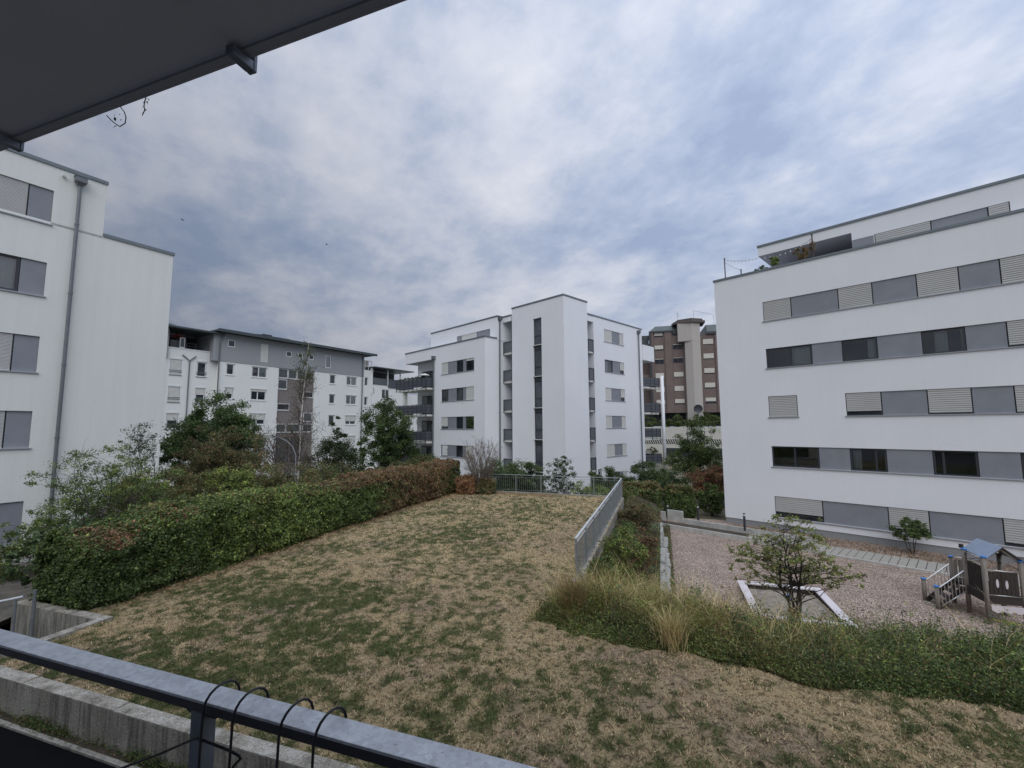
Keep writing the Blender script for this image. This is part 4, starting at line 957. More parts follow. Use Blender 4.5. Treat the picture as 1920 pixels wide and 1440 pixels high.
    pipe(h, [(-9.75, .1, 11.4), (-9.75, .1, -2)], .08); pipe(f, [(-4.4, .12, 14.5), (-4.75, .12, 13.6), (-4.75, .12, -2)], .07)
    pipe(f, [(15.3, .12, 14.6), (15.2, .12, 14.2), (15.2, .12, -2)], .08)
M_COREG = material('core_glass', (0.085, 0.095, 0.10), 0.12, var=0.25, vscale=1.5)
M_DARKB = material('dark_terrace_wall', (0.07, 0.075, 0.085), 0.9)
far_building()

def far_wing():
    f = Fr((-31.158, 54.6), 33.0); r = empty('apartment_building', f.P(20, -2, -2.4), 'small white block with a glazed roof terrace between the far block and the middle building', 'building')
    w = MB(); hl = [(15.75, 16.4, 10.1, 11.4), (15.75, 16.4, 7.1, 8.4), (15.75, 16.4, 4.2, 5.4), (17.45, 17.75, 8.9, 9.8), (19.15, 20.7, 8.3, 9.8), (19.15, 20.7, 5.3, 6.8)]
    f.facade(w, 15.53, 17.0, -2.6, 12.55, hl[:3], .2); f.body(w, 15.53, 17.0, -2.6, 12.55, 9)
    f.facade(w, 17.0, 24.4, -2.6, 10.45, hl[3:], .2, t=-.1); f.body(w, 17.0, 24.4, -2.6, 10.45, 9, t=-.1)
    f.box(w, 24.4, 34, -9, -2, -2.6, 9.4)
    w.build('wall', M_WHITE_D, r)
    for (a, b, z0, z1) in hl: window(r, f.shift(0, -.1), a + .02, b - .02, z0, z1, 'G', fw=.09, fmat=M_WFRAME, t=-.05, split=[.5] if b - a > 1 else [])
    m = MB(); f.box(m, 16.98, 17.22, -.3, .05, 9, 13.0); m.build('pier', M_WHITE_D, r)
    m = MB(); f.box(m, 16.9, 25.2, -9, .9, 13.0, 13.16); m.build('roof', M_ROOF, r)
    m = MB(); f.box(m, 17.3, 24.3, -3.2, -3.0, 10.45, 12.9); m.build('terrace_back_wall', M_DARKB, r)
    m = MB(); f.box(m, 17.3, 20.2, -.05, .0, 10.5, 11.5); m.build('glass_balustrade', M_COREG, r)
    m = MB(); f.box(m, 20.4, 23.2, -.05, .0, 10.1, 11.5); m.build('grey_balustrade', M_RAILP, r)
    for a in (20.2, 22.9): m = MB(); f.box(m, a, a + .16, -.15, .02, 10.45, 12.95); m.build('terrace_post', M_WFRAME, r)
    m = MB()
    for a in (15.7, 16.35, 16.95): m.bar(f.P(a, 0, 12.55), f.P(a, 0, 14.0), .08, .08, f.n)
    for z in (13.2, 14.0): m.bar(f.P(15.6, 0, z), f.P(17.0, 0, z), .08, .08)
    m.build('roof_frame', M_WFRAME, r)
    m = MB(); f.box(m, 16.9, 19.6, -7, -4, 13.1, 14.7); f.box(m, 18.6, 19.3, -6, -5, 14.7, 14.95); m.build('roof_plant_room', M_FLATROOF, r)
far_wing()

# ------------------------------------------------------------------ brick tower block behind
def brick_building():
    f = Fr((35.832, 91.0), -75); r = empty('apartment_tower', f.P(0, 0, -2.4), 'red-brown brick tower block with a beige stair shaft behind the right building', 'building')
    c1 = [(4.13, 6.02)]; zl = [22.33, 19.45, 16.6, 13.6, 10.7, 8.0]
    w = MB(); holes = []
    for i, z in enumerate(zl): holes += [(4.15, 6.0, z, z + 1.15)]
    for i, z in enumerate(zl): holes += [(.35 if i else .9, 2.35, z + .1, z + 1.25)]
    hr = [(-5.6, -3.5, z, z + 1.25) for z in (20.2, 17.2, 14.2, 11.2, 8.15)]
    f.facade(w, -1.7, 6.6, 6.4, 23.6, holes, .25); f.facade(w, -20, -3.0, 6.4, 22.4, hr, .25); f.facade(w, -3.0, -1.7, 6.4, 22.4, ())
    f.body(w, -20, 6.6, 6.4, 22.4, 14)
    f.box(w, 6.6, 14, -9, -3, 3.4, 17.4)
    w.build('wall', M_BRICK, r)
    def ew(a, b, z0, z1, shut):
        window(r, f, a + .03, b - .03, z0, z1, 'H' if shut < 1 else 'S', shut=shut, fw=.09, t=-.08, pitch=.16, smat=M_SHUTE, split=[.5])
    sh = {0: .7, 1: .72, 2: .12, 3: .95, 4: .95, 5: .8}
    for i, z in enumerate(zl): ew(4.15, 6.0, z, z + 1.15, sh[i]); ew(.35 if i else .9, 2.35, z + .1, z + 1.25, {0: .4, 1: .15, 2: .1, 3: .85, 4: .9, 5: .75}[i])
    for i, (a, b, z0, z1) in enumerate(hr): ew(a, b, z0, z1, (.85, .82, .8, .78, .6)[i])
    for (a, b) in ((2.55, 3.9), (6.15, 6.58), (-6.6, -5.8)): m = MB(); f.box(m, a, b, .0, .25, 6.4, 23.3 if a > 0 else 22.3); m.build('brick_pier', M_BRICK, r)
    # stair shaft, canted
    m = MB(); m.prism([f.P(1.35, 0, 0), f.P(1.35, 1.2, 0), f.P(-1.3, 1.9, 0), f.P(-2.95, 1.0, 0), f.P(-2.95, -2, 0), f.P(1.35, -2, 0)], 20.95, 24.7)
    m.prism([f.P(.05, 0, 0), f.P(.05, 1.15, 0), f.P(-1.3, 1.88, 0), f.P(-2.93, .98, 0), f.P(-2.93, -2, 0), f.P(.05, -2, 0)], 4.9, 20.95); m.build('stair_shaft', M_BEIGE, r)
    m = MB(); m.prism([f.P(2.3, -1, 0), f.P(2.0, .9, 0), f.P(-1.3, 2.3, 0), f.P(-4.0, 1.0, 0), f.P(-4.0, -3, 0), f.P(2.3, -3, 0)], 24.7, 25.15); m.prism([f.P(1.6, -1, 0), f.P(1.2, .8, 0), f.P(-1.3, 1.9, 0), f.P(-3.6, .6, 0), f.P(-3.6, -3, 0), f.P(1.6, -3, 0)], 25.15, 25.6); m.build('shaft_roof', M_ROOFBR, r)
    m = MB(); m.hexa([f.P(1.2, .2, 23.6), f.P(6.9, .2, 23.6), f.P(6.9, -10, 23.6), f.P(1.2, -10, 23.6), f.P(1.2, -1.2, 24.9), f.P(5.6, -1.2, 24.9), f.P(5.6, -9, 24.9), f.P(1.2, -9, 24.9)])
    m.hexa([f.P(-20, .2, 22.9), f.P(-4.4, .2, 22.9), f.P(-4.4, -10, 22.9), f.P(-20, -10, 22.9), f.P(-20, -1.2, 24.6), f.P(-4.4, -1.2, 24.6), f.P(-4.4, -9, 24.6), f.P(-20, -9, 24.6)])
    m.build('mansard_roof', M_GREENR, r)
    m = MB(); f.box(m, 1.3, 7.0, -.2, .35, 23.3, 23.62); f.box(m, -20, -4.3, -.2, .35, 22.4, 22.9); f.box(m, 6.55, 7.0, -.3, .4, 6.4, 23.3); m.build('dark_fascia', M_FRAME, r)
    # side balconies on the left
    for z, a in ((20.1, 9.6), (13.5, 8.6)):
        m = MB(); f.box(m, 6.8, a, -5, -.5, z, z + 1.0); m.build('side_balcony', M_GREENR if z > 18 else M_BRICK, r)
    m = MB(); f.box(m, 7.0, 9.0, -5, -2, 21.1, 23.2); m.build('side_glazing', M_COREG, r)
    m = MB(); f.box(m, 7.0, 30, -9, -6, 17.8, 20.4); m.build('side_wall', M_BEIGE, r)
    # podium
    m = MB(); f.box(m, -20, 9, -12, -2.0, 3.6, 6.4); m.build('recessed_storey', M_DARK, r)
    m = MB(); f.box(m, -20, 14, -2, 4.0, -2.4, 3.5); m.build('podium', M_BEIGE2, r)
    m = MB(); a = -20
    while a < 12: m.hexa([f.P(a, 4.02, .25), f.P(a + .16, 4.02, .25), f.P(a + .16, 4.1, .25), f.P(a, 4.1, .25), f.P(a + .38, 4.02, 1.05), f.P(a + .54, 4.02, 1.05), f.P(a + .54, 4.1, 1.05), f.P(a + .38, 4.1, 1.05)]); a += .42
    m.build('vent_louvres', M_BEIGE2, r); m = MB(); f.box(m, -20, 12.5, 4.0, 4.03, .22, 1.08); f.box(m, -20, 5, 4.0, 4.03, -2.3, -.6); m.build('louvre_backing', M_DARK, r)
    m = MB(); m.bar(f.P(1.1, 0, 25.1), f.P(1.1, 0, 27.4), .05, .05, f.n)
    for k in range(4): m.bar(f.P(1.1 + .5 - .1 * k, 0, 26.5 + k * .22), f.P(1.1 - .5 + .1 * k, 0, 26.5 + k * .22), .03, .03)
    m.build('roof_antenna', M_GALVD, r)
    m = MB(); m.bar(f.P(-2.0, 0, 25.1), f.P(-2.0, 0, 27.6), .05, .05, f.n); m.bar(f.P(-2.0, 0, 27.55), f.P(-6, -1, 26.6), .04, .04); m.bar(f.P(-6, -1, 24.4), f.P(-6, -1, 26.65), .05, .05, f.n); m.build('roof_guard_rail', M_GALVD, r)
M_SHUTE = material('cream_shutter', (0.60, 0.575, 0.53), 0.7, var=0.05)
M_ROOFBR = material('brown_roof_sheet', (0.10, 0.082, 0.078), 0.6, var=0.15)
brick_building()

# satellite dish standing on the podium terrace
f = Fr((35.832, 91.0), -75)
r = empty('satellite_dish', f.P(-1.6, 3.2, 3.5), 'large dark round satellite dish on the terrace of the brick tower', 'satellite dish')
m = MB(); m.tube([f.P(-1.6, 3.2, 3.5), f.P(-1.6, 3.2, 6.3)], .07, 8); m.build('mast', M_GALVD, r)
m = MB(); c = f.P(-1.6, 3.4, 7.0); n = 20
ring = [[c + (f.d * math.cos(2 * math.pi * k / n) + Vector((0, 0, 1)) * math.sin(2 * math.pi * k / n)) * q + f.n * (q * q * .25) for k in range(n)] for q in (.02, .35, .65, .85)]
for a_, b_ in zip(ring[:-1], ring[1:]):
    for k in range(n): m.quad(a_[k], a_[(k + 1) % n], b_[(k + 1) % n], b_[k])
m.build('dish', M_FRAME, r, smooth=True)

# ------------------------------------------------------------------ the balcony the photo is taken from
def own_building():
    r = empty('apartment_building', Q(0, -1.3, 2.0), 'grey underside of the balcony overhead, part of the block the photo is taken from', 'building')
    def sbox(m, u0, u1, v0, v1, z0, z1, k0=1):      # the slab edge runs one degree off the railing
        e = lambda u: -.0153 * (u + 1.35) - .004
        P = [Q(u0, v0 + e(u0) * k0, z0), Q(u1, v0 + e(u1) * k0, z0), Q(u1, v1 + e(u1), z0), Q(u0, v1 + e(u0), z0)]; m.hexa(P + [p + Vector((0, 0, z1 - z0)) for p in P])
    m = MB(); sbox(m, -6, 5, -1.25, .83, 4.752, 4.95, 0); m.build('balcony_ceiling_slab', M_OWN, r)
    m = MB(); sbox(m, -6, 5, .832, .840, 4.744, 4.97); sbox(m, -6, 5, .812, .8315, 4.744, 4.751); m.build('slab_edge_flashing', M_OWNE, r)
    m = MB(); ubox(m, -6, 5, -1.25, .84, 2.0, 2.2); m.build('balcony_floor_slab', M_OWN, r)
    m = MB(); f = Fr(Q(0, -1.25), 108.5); f.n = Vector((VX, VY, 0))
    f.facade(m, -12, 10, -.9, 6.1, [(-1.6, 1.8, 2.25, 4.4)], .15); f.body(m, -12, 10, -.9, 6.1, 8); m.build('wall', M_OWN, r)
    m = MB(); f.box(m, -1.6, 1.8, -.15, -.1, 2.25, 4.4); w = m.build('balcony_door', M_FRAME, r); m = MB(); f.rect(m, -1.5, .05, 2.35, 4.3, -.09); f.rect(m, .15, 1.7, 2.35, 4.3, -.09); m.build('pane', M_GLASS, w)
own_building()
def hand_railing():
    r = empty('balcony_railing', Q(0, .92, 2.2), 'galvanised flat handrail with shade-darkened inner face crossing the bottom left corner', 'railing')
    def sbox(m, u0, u1, v0, v1, z0, z1):
        e = lambda u: -.0155 * (u + 2.0)
        P = [Q(u0, v0 + e(u0), z0), Q(u1, v0 + e(u1), z0), Q(u1, v1 + e(u1), z0), Q(u0, v1 + e(u0), z0)]; m.hexa(P + [p + Vector((0, 0, z1 - z0)) for p in P])
    m = MB(); sbox(m, -4.5, 3, .895, .961, 3.056, 3.063); m.build('handrail', M_GALV, r, bevel=.0015)
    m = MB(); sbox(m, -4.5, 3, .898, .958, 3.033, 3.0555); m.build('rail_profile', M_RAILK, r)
    for u in (-3.31, -2.24, -1.168, -.09, .98, 2.05):
        m = MB(); sbox(m, u, u + .042, .899, .939, 2.0, 3.0325); m.build('post', M_POSTG, r, bevel=.003)
    # gusset under the rail at each post
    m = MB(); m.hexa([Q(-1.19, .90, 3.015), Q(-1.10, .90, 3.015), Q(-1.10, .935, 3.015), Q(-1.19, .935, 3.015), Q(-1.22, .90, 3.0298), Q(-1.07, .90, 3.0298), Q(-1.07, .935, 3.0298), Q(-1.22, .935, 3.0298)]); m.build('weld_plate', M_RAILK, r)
M_RAILK = material('shaded_steel_profile', (0.03, 0.03, 0.036), 0.55, 0.2, bump=.1, bscale=80)  # near-black colour carries the shade on the galvanised rail's inner side
M_POSTG = material('grey_steel_post', (0.16, 0.18, 0.21), 0.5, 0.4, bump=.1, bscale=40, var=.2, vscale=6)
hand_railing()
def upper_railing():
    r = empty('balcony_railing', Q(0, .9, 4.69), 'ends of the galvanised railing posts hanging below the balcony overhead', 'railing')
    for u in (-3.15, -2.10, -1.04, .02, 1.08):
        m = MB(); ubox(m, u, u + .026, .775, .8385, 4.714, 4.7415); ubox(m, u, u + .026, .8385, .850, 4.714, 5.9); m.build('post', M_POSTG, r, bevel=.003)
    m = MB(); ubox(m, -4.5, 3, .89, .945, 5.9, 5.93); m.build('handrail', M_GALV, r)
upper_railing()
def wires():
    lab = ['leftmost black wire hook over the handrail, in front of the post', 'second black wire hook from the left over the handrail', 'third black wire hook from the left over the handrail', 'rightmost black wire hook over the handrail']
    for (u, l) in zip((-1.105, -1.005, -.86, -.76), lab):
        sh = -.0155 * (u + 2.0)
        r = empty('planter_hook', Q(u, .88, 2.7), l, 'wire hook', 'black planter hooks over the handrail')
        pts = [Q(u - .004, .885 + sh, 2.72), Q(u - .002, .883 + sh, 2.95), Q(u, .884 + sh, 3.045)]
        for k in range(9):
            a = math.pi * (1 - k / 8); pts.append(Q(u + .003 + .014 * k / 8, .927 + sh + .043 * math.cos(a) * 1.0, 3.060 + .036 * math.sin(a)))
        pts.append(Q(u + .017, .972 + sh, 3.044)); m = MB(); m.tube(pts, .0032, 8); m.build('hook_wire', M_WIRE, r, smooth=True)
        m = MB(); m.tube([Q(u - .004, .885 + sh, 2.715), Q(u - .004, .80, 2.70)], .0032, 8); m.build('foot_wire', M_WIRE, r, smooth=True)
    r = empty('wire_planter_holder', Q(-1.05, .86, 2.9), 'bent black wire planter frame hanging inside the handrail by the post', 'planter holder')
    m = MB(); m.tube([Q(-1.42, .80, 2.86), Q(-1.24, .868, 2.925), Q(-1.135, .874, 2.977), Q(-1.12, .874, 2.981), Q(-1.10, .874, 2.98), Q(-1.015, .874, 2.975), Q(-.985, .874, 2.970), Q(-.98, .874, 2.965), Q(-1.0, .874, 2.945), Q(-1.02, .86, 2.90)], .0032, 8); m.build('bent_wire', M_WIRE, r, smooth=True)
    m = MB(); m.tube([Q(-.93, .874, 2.85), Q(-.915, .874, 2.945), Q(-.90, .874, 2.955), Q(-.88, .874, 2.953), Q(-.868, .874, 2.95)], .0032, 8); m.build('bent_wire', M_WIRE, r, smooth=True)
wires()

def vine(name, stem, leaves, label, ls):
    r = empty(name, Q(stem[0][0], .9, stem[0][1]), label, 'vine')
    m = MB(); m.tube([Q(a, .9, z) for a, z in stem], .0016, 6); m.build('stem', M_DKLEAF, r, smooth=True)
    for (a, z), s in zip(leaves, ls):
        m = MB(); an = random.uniform(0, 6.28); d = Q(math.cos(an), 0, math.sin(an)) * s; e = Q(-math.sin(an) * .5, .2, math.cos(an) * .5) * s; c = Q(a, .9, z)
        m.poly([c - d, c - d * .4 + e * .8, c + d * .3 + e * .7, c + d, c + d * .3 - e * .7, c - d * .4 - e * .8]); m.build('leaf', M_DKLEAF, r)
M_DKLEAF = material('dark_vine_leaf', (0.04, 0.045, 0.03), 0.7)
vine('hanging_vine', [(-1.672, 4.87), (-1.668, 4.813), (-1.648, 4.792), (-1.638, 4.771), (-1.639, 4.751), (-1.665, 4.745), (-1.698, 4.767), (-1.718, 4.784), (-1.738, 4.802)], [(-1.697, 4.793), (-1.693, 4.778), (-1.719, 4.778), (-1.689, 4.752), (-1.642, 4.756), (-1.663, 4.768), (-1.681, 4.739), (-1.672, 4.79)], 'curled dark vine hanging below the balcony overhead, the larger of the two', [.008, .010, .011, .011, .004, .004, .004, .003])
vine('hanging_vine', [(-1.545, 4.87), (-1.548, 4.814), (-1.553, 4.803), (-1.553, 4.788), (-1.548, 4.774), (-1.557, 4.763)], [(-1.548, 4.814), (-1.553, 4.803), (-1.558, 4.788), (-1.543, 4.774), (-1.557, 4.760), (-1.537, 4.796), (-1.534, 4.808), (-1.564, 4.812), (-1.54, 4.80)], 'short leafy tip of a vine hanging below the balcony overhead', [.006, .006, .005, .005, .004, .006, .006, .003, .005])

# ------------------------------------------------------------------ playground
def wood_fn(t, tc, p):
    mp = t.node('ShaderNodeMapping', {'Vector': tc, 'Scale': (14, 14, 1.2)}).outputs[0]
    return t.ramp(t.noise(mp, 1.5, 5, 0.6), [(0.3, (0.12, 0.105, 0.09)), (0.55, (0.22, 0.195, 0.17)), (0.75, (0.30, 0.275, 0.245))])
M_WOOD = material('weathered_grey_wood', (0.2, 0.18, 0.16), 0.9, fn=wood_fn)
M_DWOOD = material('dark_brown_board', (0.035, 0.027, 0.023), 0.8, var=.3, vscale=5)
M_BLUE = material('blue_plastic_cap', (0.05, 0.20, 0.52), 0.45)
M_STEEL = material('stainless_tube', (0.62, 0.62, 0.62), 0.3, 0.7)
M_SHEET = material('grey_blue_roof_sheet', (0.27, 0.33, 0.43), 0.45, 0.1, var=.1, vscale=5)
M_PINKW = material('pinkish_white_board', (0.60, 0.56, 0.58), 0.8, var=.05, vscale=2)
def play_tower():
    G = -2.3; r = empty('play_tower', Q(9.7, 18.6, G), 'wooden play tower with blue-capped posts, small pitched roof and stairs on the gravel', 'play tower')
    u0, u1, v0, v1, v2 = 9.24, 10.12, 18.0, 18.92, 19.7
    def post(u, v, zt, blue=True):
        m = MB(); m.tube([Q(u, v, G - .1), Q(u, v, zt - .03)], .062, 10); o = m.build('post', M_WOOD, r, smooth=True)
        if blue: m = MB(); m.tube([Q(u, v, zt - .03), Q(u, v, zt), Q(u, v, zt + .012)], [.078, .078, .05], 12); m.build('post_cap', M_BLUE, o)
    post(u0, v0, -.30); post(u0, v1, -.30); post(u1, v0, -.36); post(u1, v1, -.36, False); post(9.24, v2, -.74); post(u1, v2, -.9)
    post(8.43, v2, -1.56); post(8.43, v1, -1.56)
    m = MB(); ubox(m, u0 - .03, u1 + .03, v0 - .03, v2 + .03, -1.50, -1.45); m.build('platform', M_DWOOD, r)
    for (a, b, c, d) in ((u0 + .06, u1 - .06, v0 - .04, v0 + .01), (u0 + .06, u1 - .06, v2 - .01, v2 + .04), (u0 - .04, u0 + .01, v0 + .06, v1 - .06)):
        m = MB(); ubox(m, a, b, c, d, -1.68, -1.505); m.build('platform_beam', M_DWOOD, r)
    # boards, front and left side
    m = MB(); n = 7
    for i in range(n):
        a = u0 + .09 + i * (u1 - u0 - .18) / n; ubox(m, a, a + (u1 - u0 - .18) / n - .014, v0 - .012, v0 + .012, -1.42, -.74)
    m.build('board_panel', M_DWOOD, r)
    m = MB(); n = 7
    for i in range(n):
        a = v0 + .09 + i * (v1 - v0 - .18) / n; ubox(m, u0 - .012, u0 + .012, a, a + (v1 - v0 - .18) / n - .035, -1.42, -.64)
    m.build('board_panel', M_DWOOD, r)
    m = MB(); n = 6
    for i in range(n):
        a = u0 + .05 + i * (u1 - u0) / n; ubox(m, a, a + .11, v2 - .01, v2 + .012, -1.42, -.86)
    m.build('board_panel', M_WOOD, r)
    m = MB()
    for (a, b, rr) in ((9.52, -1.08, 1), (9.74, -1.1, 1)):
        m.poly([Q(a + .035 * math.cos(k * .5236), v0 - .0145, b + .13 * math.sin(k * .5236)) for k in range(12)])
    m.build('oval_opening', M_PINKW, r)
    def tube(name, pts, rad=.017): m = MB(); m.tube([Q(*p) for p in pts], rad, 8); return m.build(name, M_STEEL, r, smooth=True)
    tube('grab_rail', [(u0, v0, -.70), (u1, v0, -.72)]); tube('grab_rail', [(u0, v0, -.60), (u0, v1, -.56)]); tube('grab_rail', [(u0, v0, -.36), (u0, v1, -.40)], .02)
    tube('grab_rail', [(u0, v0, -1.42), (u0, v1, -1.40)], .012); tube('grab_rail', [(u0, v0, -1.435), (u1, v0, -1.435)], .014); tube('grab_rail', [(u0, v2, -.78), (u1, v2, -.82)]); tube('grab_rail', [(u1, v0, -.65), (u1, v2, -.65)])
    tube('grab_rail', [(u0, v1, -.62), (9.6, v1, -.6), (9.75, v1, -.9)], .02)
    for v in (v1, v2):
        tube('stair_handrail', [(8.43, v, -1.64), (8.52, v, -1.60), (9.18, v, -1.02), (9.24, v, -1.02)], .02); tube('stair_lower_rail', [(8.50, v, -2.22), (9.20, v, -1.66)], .015)
        m = MB()
        for k in range(1, 8): a = 8.46 + .095 * k; m.tube([Q(a, v, -2.25 + (a - 8.5) * .8), Q(a, v, -1.60 + (a - 8.52) * .88)], .009, 6)
        m.build('stair_balusters', M_STEEL, r)
    for k in range(4): m = MB(); a = 8.52 + .17 * k; ubox(m, a, a + .18, v1 + .05, v2 - .05, -2.13 + .17 * k, -2.09 + .17 * k); m.build('stair_tread', M_DWOOD, r)
    m = MB(); m.bar(Q(8.45, v1 + .05, -2.28), Q(9.2, v1 + .05, -1.55), .03, .14); m.bar(Q(8.45, v2 - .05, -2.28), Q(9.2, v2 - .05, -1.55), .03, .14); m.build('stair_stringer', M_DWOOD, r)
    # roof
    um = (u0 + u1) / 2; w0, w1 = v0 - .08, v1 + .14
    for s, ue, ze in ((-1, u0 + .03, -.34), (1, u1 + .10, -.40)):
        m = MB(); a = [Q(um, w0, .03), Q(ue, w0, ze), Q(ue, w1, ze), Q(um, w1, .03)]; m.hexa([p - Vector((0, 0, .022)) for p in a] + a); m.build('roof_sheet', M_SHEET if s < 0 else M_SHEETD, r)
    for v in (v0 + .02, v1 - .02): m = MB(); m.bar(Q(u0, v, -.42), Q(um, v, -.06), .04, .05); m.bar(Q(u1, v, -.46), Q(um, v, -.06), .04, .05); m.build('rafter', M_WOOD, r)
    m = MB(); m.tube([Q(u0 + .02, v1 + .16, -.32), Q(u0 + .02, v1 + .16, -.20)], .06, 8); m.build('dark_cap', M_DWOOD, r)
    # wavy white counter under the platform
    m = MB(); k = 14; pts = []
    for i in range(k + 1): pts.append(Q(9.30 + .78 * i / k, 17.93, -1.90 + .035 * math.cos(i * 1.35)))
    top = [Q(9.30 + .78 * i / k, 17.93, -1.72) for i in range(k + 1)]
    for i in range(k): m.quad(pts[i], pts[i + 1], top[i + 1], top[i]); m.quad(pts[i] + Q(0, .03), pts[i + 1] + Q(0, .03), top[i + 1] + Q(0, .03), top[i] + Q(0, .03)); m.quad(pts[i], pts[i + 1], pts[i + 1] + Q(0, .03), pts[i] + Q(0, .03))
    m.build('wavy_board', M_PINKW, r)
M_SHEETD = material('dark_roof_sheet', (0.10, 0.10, 0.11), 0.6)
play_tower()
m = MB()
for i in range(5): m.hexa([Q(9.5 + .1 * i, 18.30 - .04 * i, -2.298), Q(9.6 + .1 * i, 18.30 - .04 * i, -2.298), Q(9.6 + .1 * i, 18.42 - .04 * i, -2.298), Q(9.5 + .1 * i, 18.42 - .04 * i, -2.298), Q(9.5 + .1 * i, 18.30 - .04 * i, -2.27), Q(9.6 + .1 * i, 18.30 - .04 * i, -2.27), Q(9.6 + .1 * i, 18.42 - .04 * i, -2.26), Q(9.5 + .1 * i, 18.42 - .04 * i, -2.26)])
tag(m.build('yellow_mat', material('faded_yellow_plastic', (0.42, 0.40, 0.12), .7)), 'faded yellow strip lying on the gravel under the play tower', 'mat')

def sandbox():
    r = empty('sandbox', Q(3.85, 17.9, -2.3), 'rectangular sandbox edged with pale pinkish boards on the gravel', 'sandbox')
    u0, u1, v0, v1 = 2.50, 5.20, 15.9, 19.25; w = .26; z0, z1 = -2.36, -2.08
    for b in ((u0, u0 + w, v0, v1 - w), (u1 - w, u1, v0, v1 - w), (u0, u1, v1 - w + .004, v1), (u0 + w + .004, u1 - w - .004, v0, v0 + w)):
        m = MB(); ubox(m, *b, z1 - .045, z1); m.build('edge_board', M_PINKW, r, bevel=.006)
    m = MB()
    for b in ((u0 + .08, u0 + w - .03, v0, v1 - .1), (u1 - w + .03, u1 - .08, v0, v1 - .1), (u0 + .1, u1 - .1, v1 - w + .04, v1 - .08)): ubox(m, *b, z0, z1 - .046)
    m.build('side_boards', M_DWOOD, r)
    m = MB(); n = 14
    P = [[Q(u0 + .2 + (u1 - u0 - .4) * i / n, v0 + .2 + (v1 - v0 - .4) * j / n, -2.27 + .05 * mnoise.noise(Vector((i * .4, j * .4, 2)))) for j in range(n + 1)] for i in range(n + 1)]
    for i in range(n):
        for j in range(n): m.quad(P[i][j], P[i + 1][j], P[i + 1][j + 1], P[i][j + 1])
    m.build('sand', M_SAND, r)
M_SAND = material('grey_sand', (0.24, 0.21, 0.175), .98, bump=.6, bscale=18, var=.35, vscale=5)
sandbox()
r = empty('toy_bucket', Q(4.0, 18.1, -2.26), 'small bright blue toy bucket lying in the sandbox', 'toy bucket')
m = MB(); m.tube([Q(3.9, 18.05, -2.16), Q(4.02, 18.15, -2.13)], [.075, .105], 14); m.build('bucket', M_BLUE, r, smooth=False)
m = MB(); m.tube([Q(4.02 + .0, 18.15 + .105 * math.cos(a), -2.13 + .105 * math.sin(a) - .02) for a in [k * math.pi / 8 for k in range(9)]], .008, 6); m.build('handle', M_SHUTW, r)

# ------------------------------------------------------------------ small things
def bollard(p, label):
    r = empty('bollard_lamp', p, label, 'bollard lamp', 'dark bollard lamps along the path')
    m = MB(); m.tube([p, p + Vector((0, 0, .80))], .06, 12); m.build('post', M_FRAME, r)
    m = MB(); m.tube([p + Vector((0, 0, .80)), p + Vector((0, 0, .90))], .05, 12); m.build('lens', M_SHUTW, r)
    m = MB(); m.tube([p + Vector((0, 0, .90)), p + Vector((0, 0, .94))], .065, 12); m.build('cap', M_FRAME, r)
bollard(Vector((10.2, 29.9, -2.35)), 'dark bollard lamp in the gap between the two clipped hedges')
bollard(Vector((11.9, 29.2, -2.3)), 'dark bollard lamp at the right end of the clipped hedges')
bollard(Vector((12.72, 25.0, -2.0)), 'dark bollard lamp in front of the corner of the right building')

def street_lamp():
    r = empty('street_lamp', (-12.96, 27, -2), 'street lamp with a long curved grey arm behind the hedge by the birch', 'street lamp')
    pts = [(-13.0, 27, -2), (-13.0, 27, 1.2), (-13.03, 27, 2.1), (-13.25, 27, 2.62), (-13.6, 27, 2.95), (-14.05, 27, 3.17), (-14.35, 27, 3.24)]
    m = MB(); m.tube(pts, [.045, .035, .03, .028, .025, .02, .02], 8); m.build('curved_pole', M_LAMP, r, smooth=True)
    m = MB(); m.bar((-14.30, 27, 3.25), (-14.65, 27, 3.27), .10, .05); m.build('lamp_head', M_FRAME, r)
M_LAMP = material('pale_grey_lamp_pole', (0.22, 0.23, 0.235), .5)
street_lamp()
def hoop(x, y, z, w, label):
    m = MB(); pts = [(x - w / 2 - .06, y, z - .14)] + [(x - w / 2 + w * k / 8, y, z + .17 * math.sin(math.pi * (k / 8) * .5 + .6) - .02) for k in range(9)] + [(x + w / 2 + .06, y, z - .05), (x + w / 2 + .1, y, -1.9)]
    m.tube(pts, .035, 8); tag(m.build('curved_pipe', M_SHUTW, smooth=True), label, 'pipe')
hoop(-8.25, 26, 1.30, .42, 'white curved pipe end rising above the brown part of the hedge')
m = MB(); m.tube([(-10.6, 24, -1.5), (-10.6, 24, .85), (-10.56, 24, .95), (-10.48, 24, .97), (-10.40, 24, .93), (-10.38, 24, .7)], .025, 8)
tag(m.build('curved_pipe', M_SHUTW, smooth=True), 'small white pipe hoop behind the hedge, right of the birch', 'pipe')

def bird(p, s, label):
    r = empty('bird', p, label, 'bird'); p = Vector(p)
    m = MB(); m.tube([p + Vector((-.5 * s, 0, 0)), p + Vector((-.3 * s, 0, .04 * s)), p, p + Vector((.35 * s, 0, .02 * s)), p + Vector((.55 * s, 0, .03 * s))], [.02 * s, .07 * s, .13 * s, .09 * s, .02 * s], 8)
    for k in (-1, 1): m.poly([p + Vector((-.1 * s, 0, .05 * s)), p + Vector((.2 * s, 0, .05 * s)), p + Vector((.1 * s, k * .5 * s, .3 * s)), p + Vector((-.25 * s, k * 1.0 * s, .12 * s))])
    m.build('body', M_FRAME, r)
bird((-46.2, 60, 32.9), .38, 'tiny dark bird in flight above the left building'); bird((-34.4, 80, 37.7), .42, 'tiny distant bird in flight in the middle of the sky')

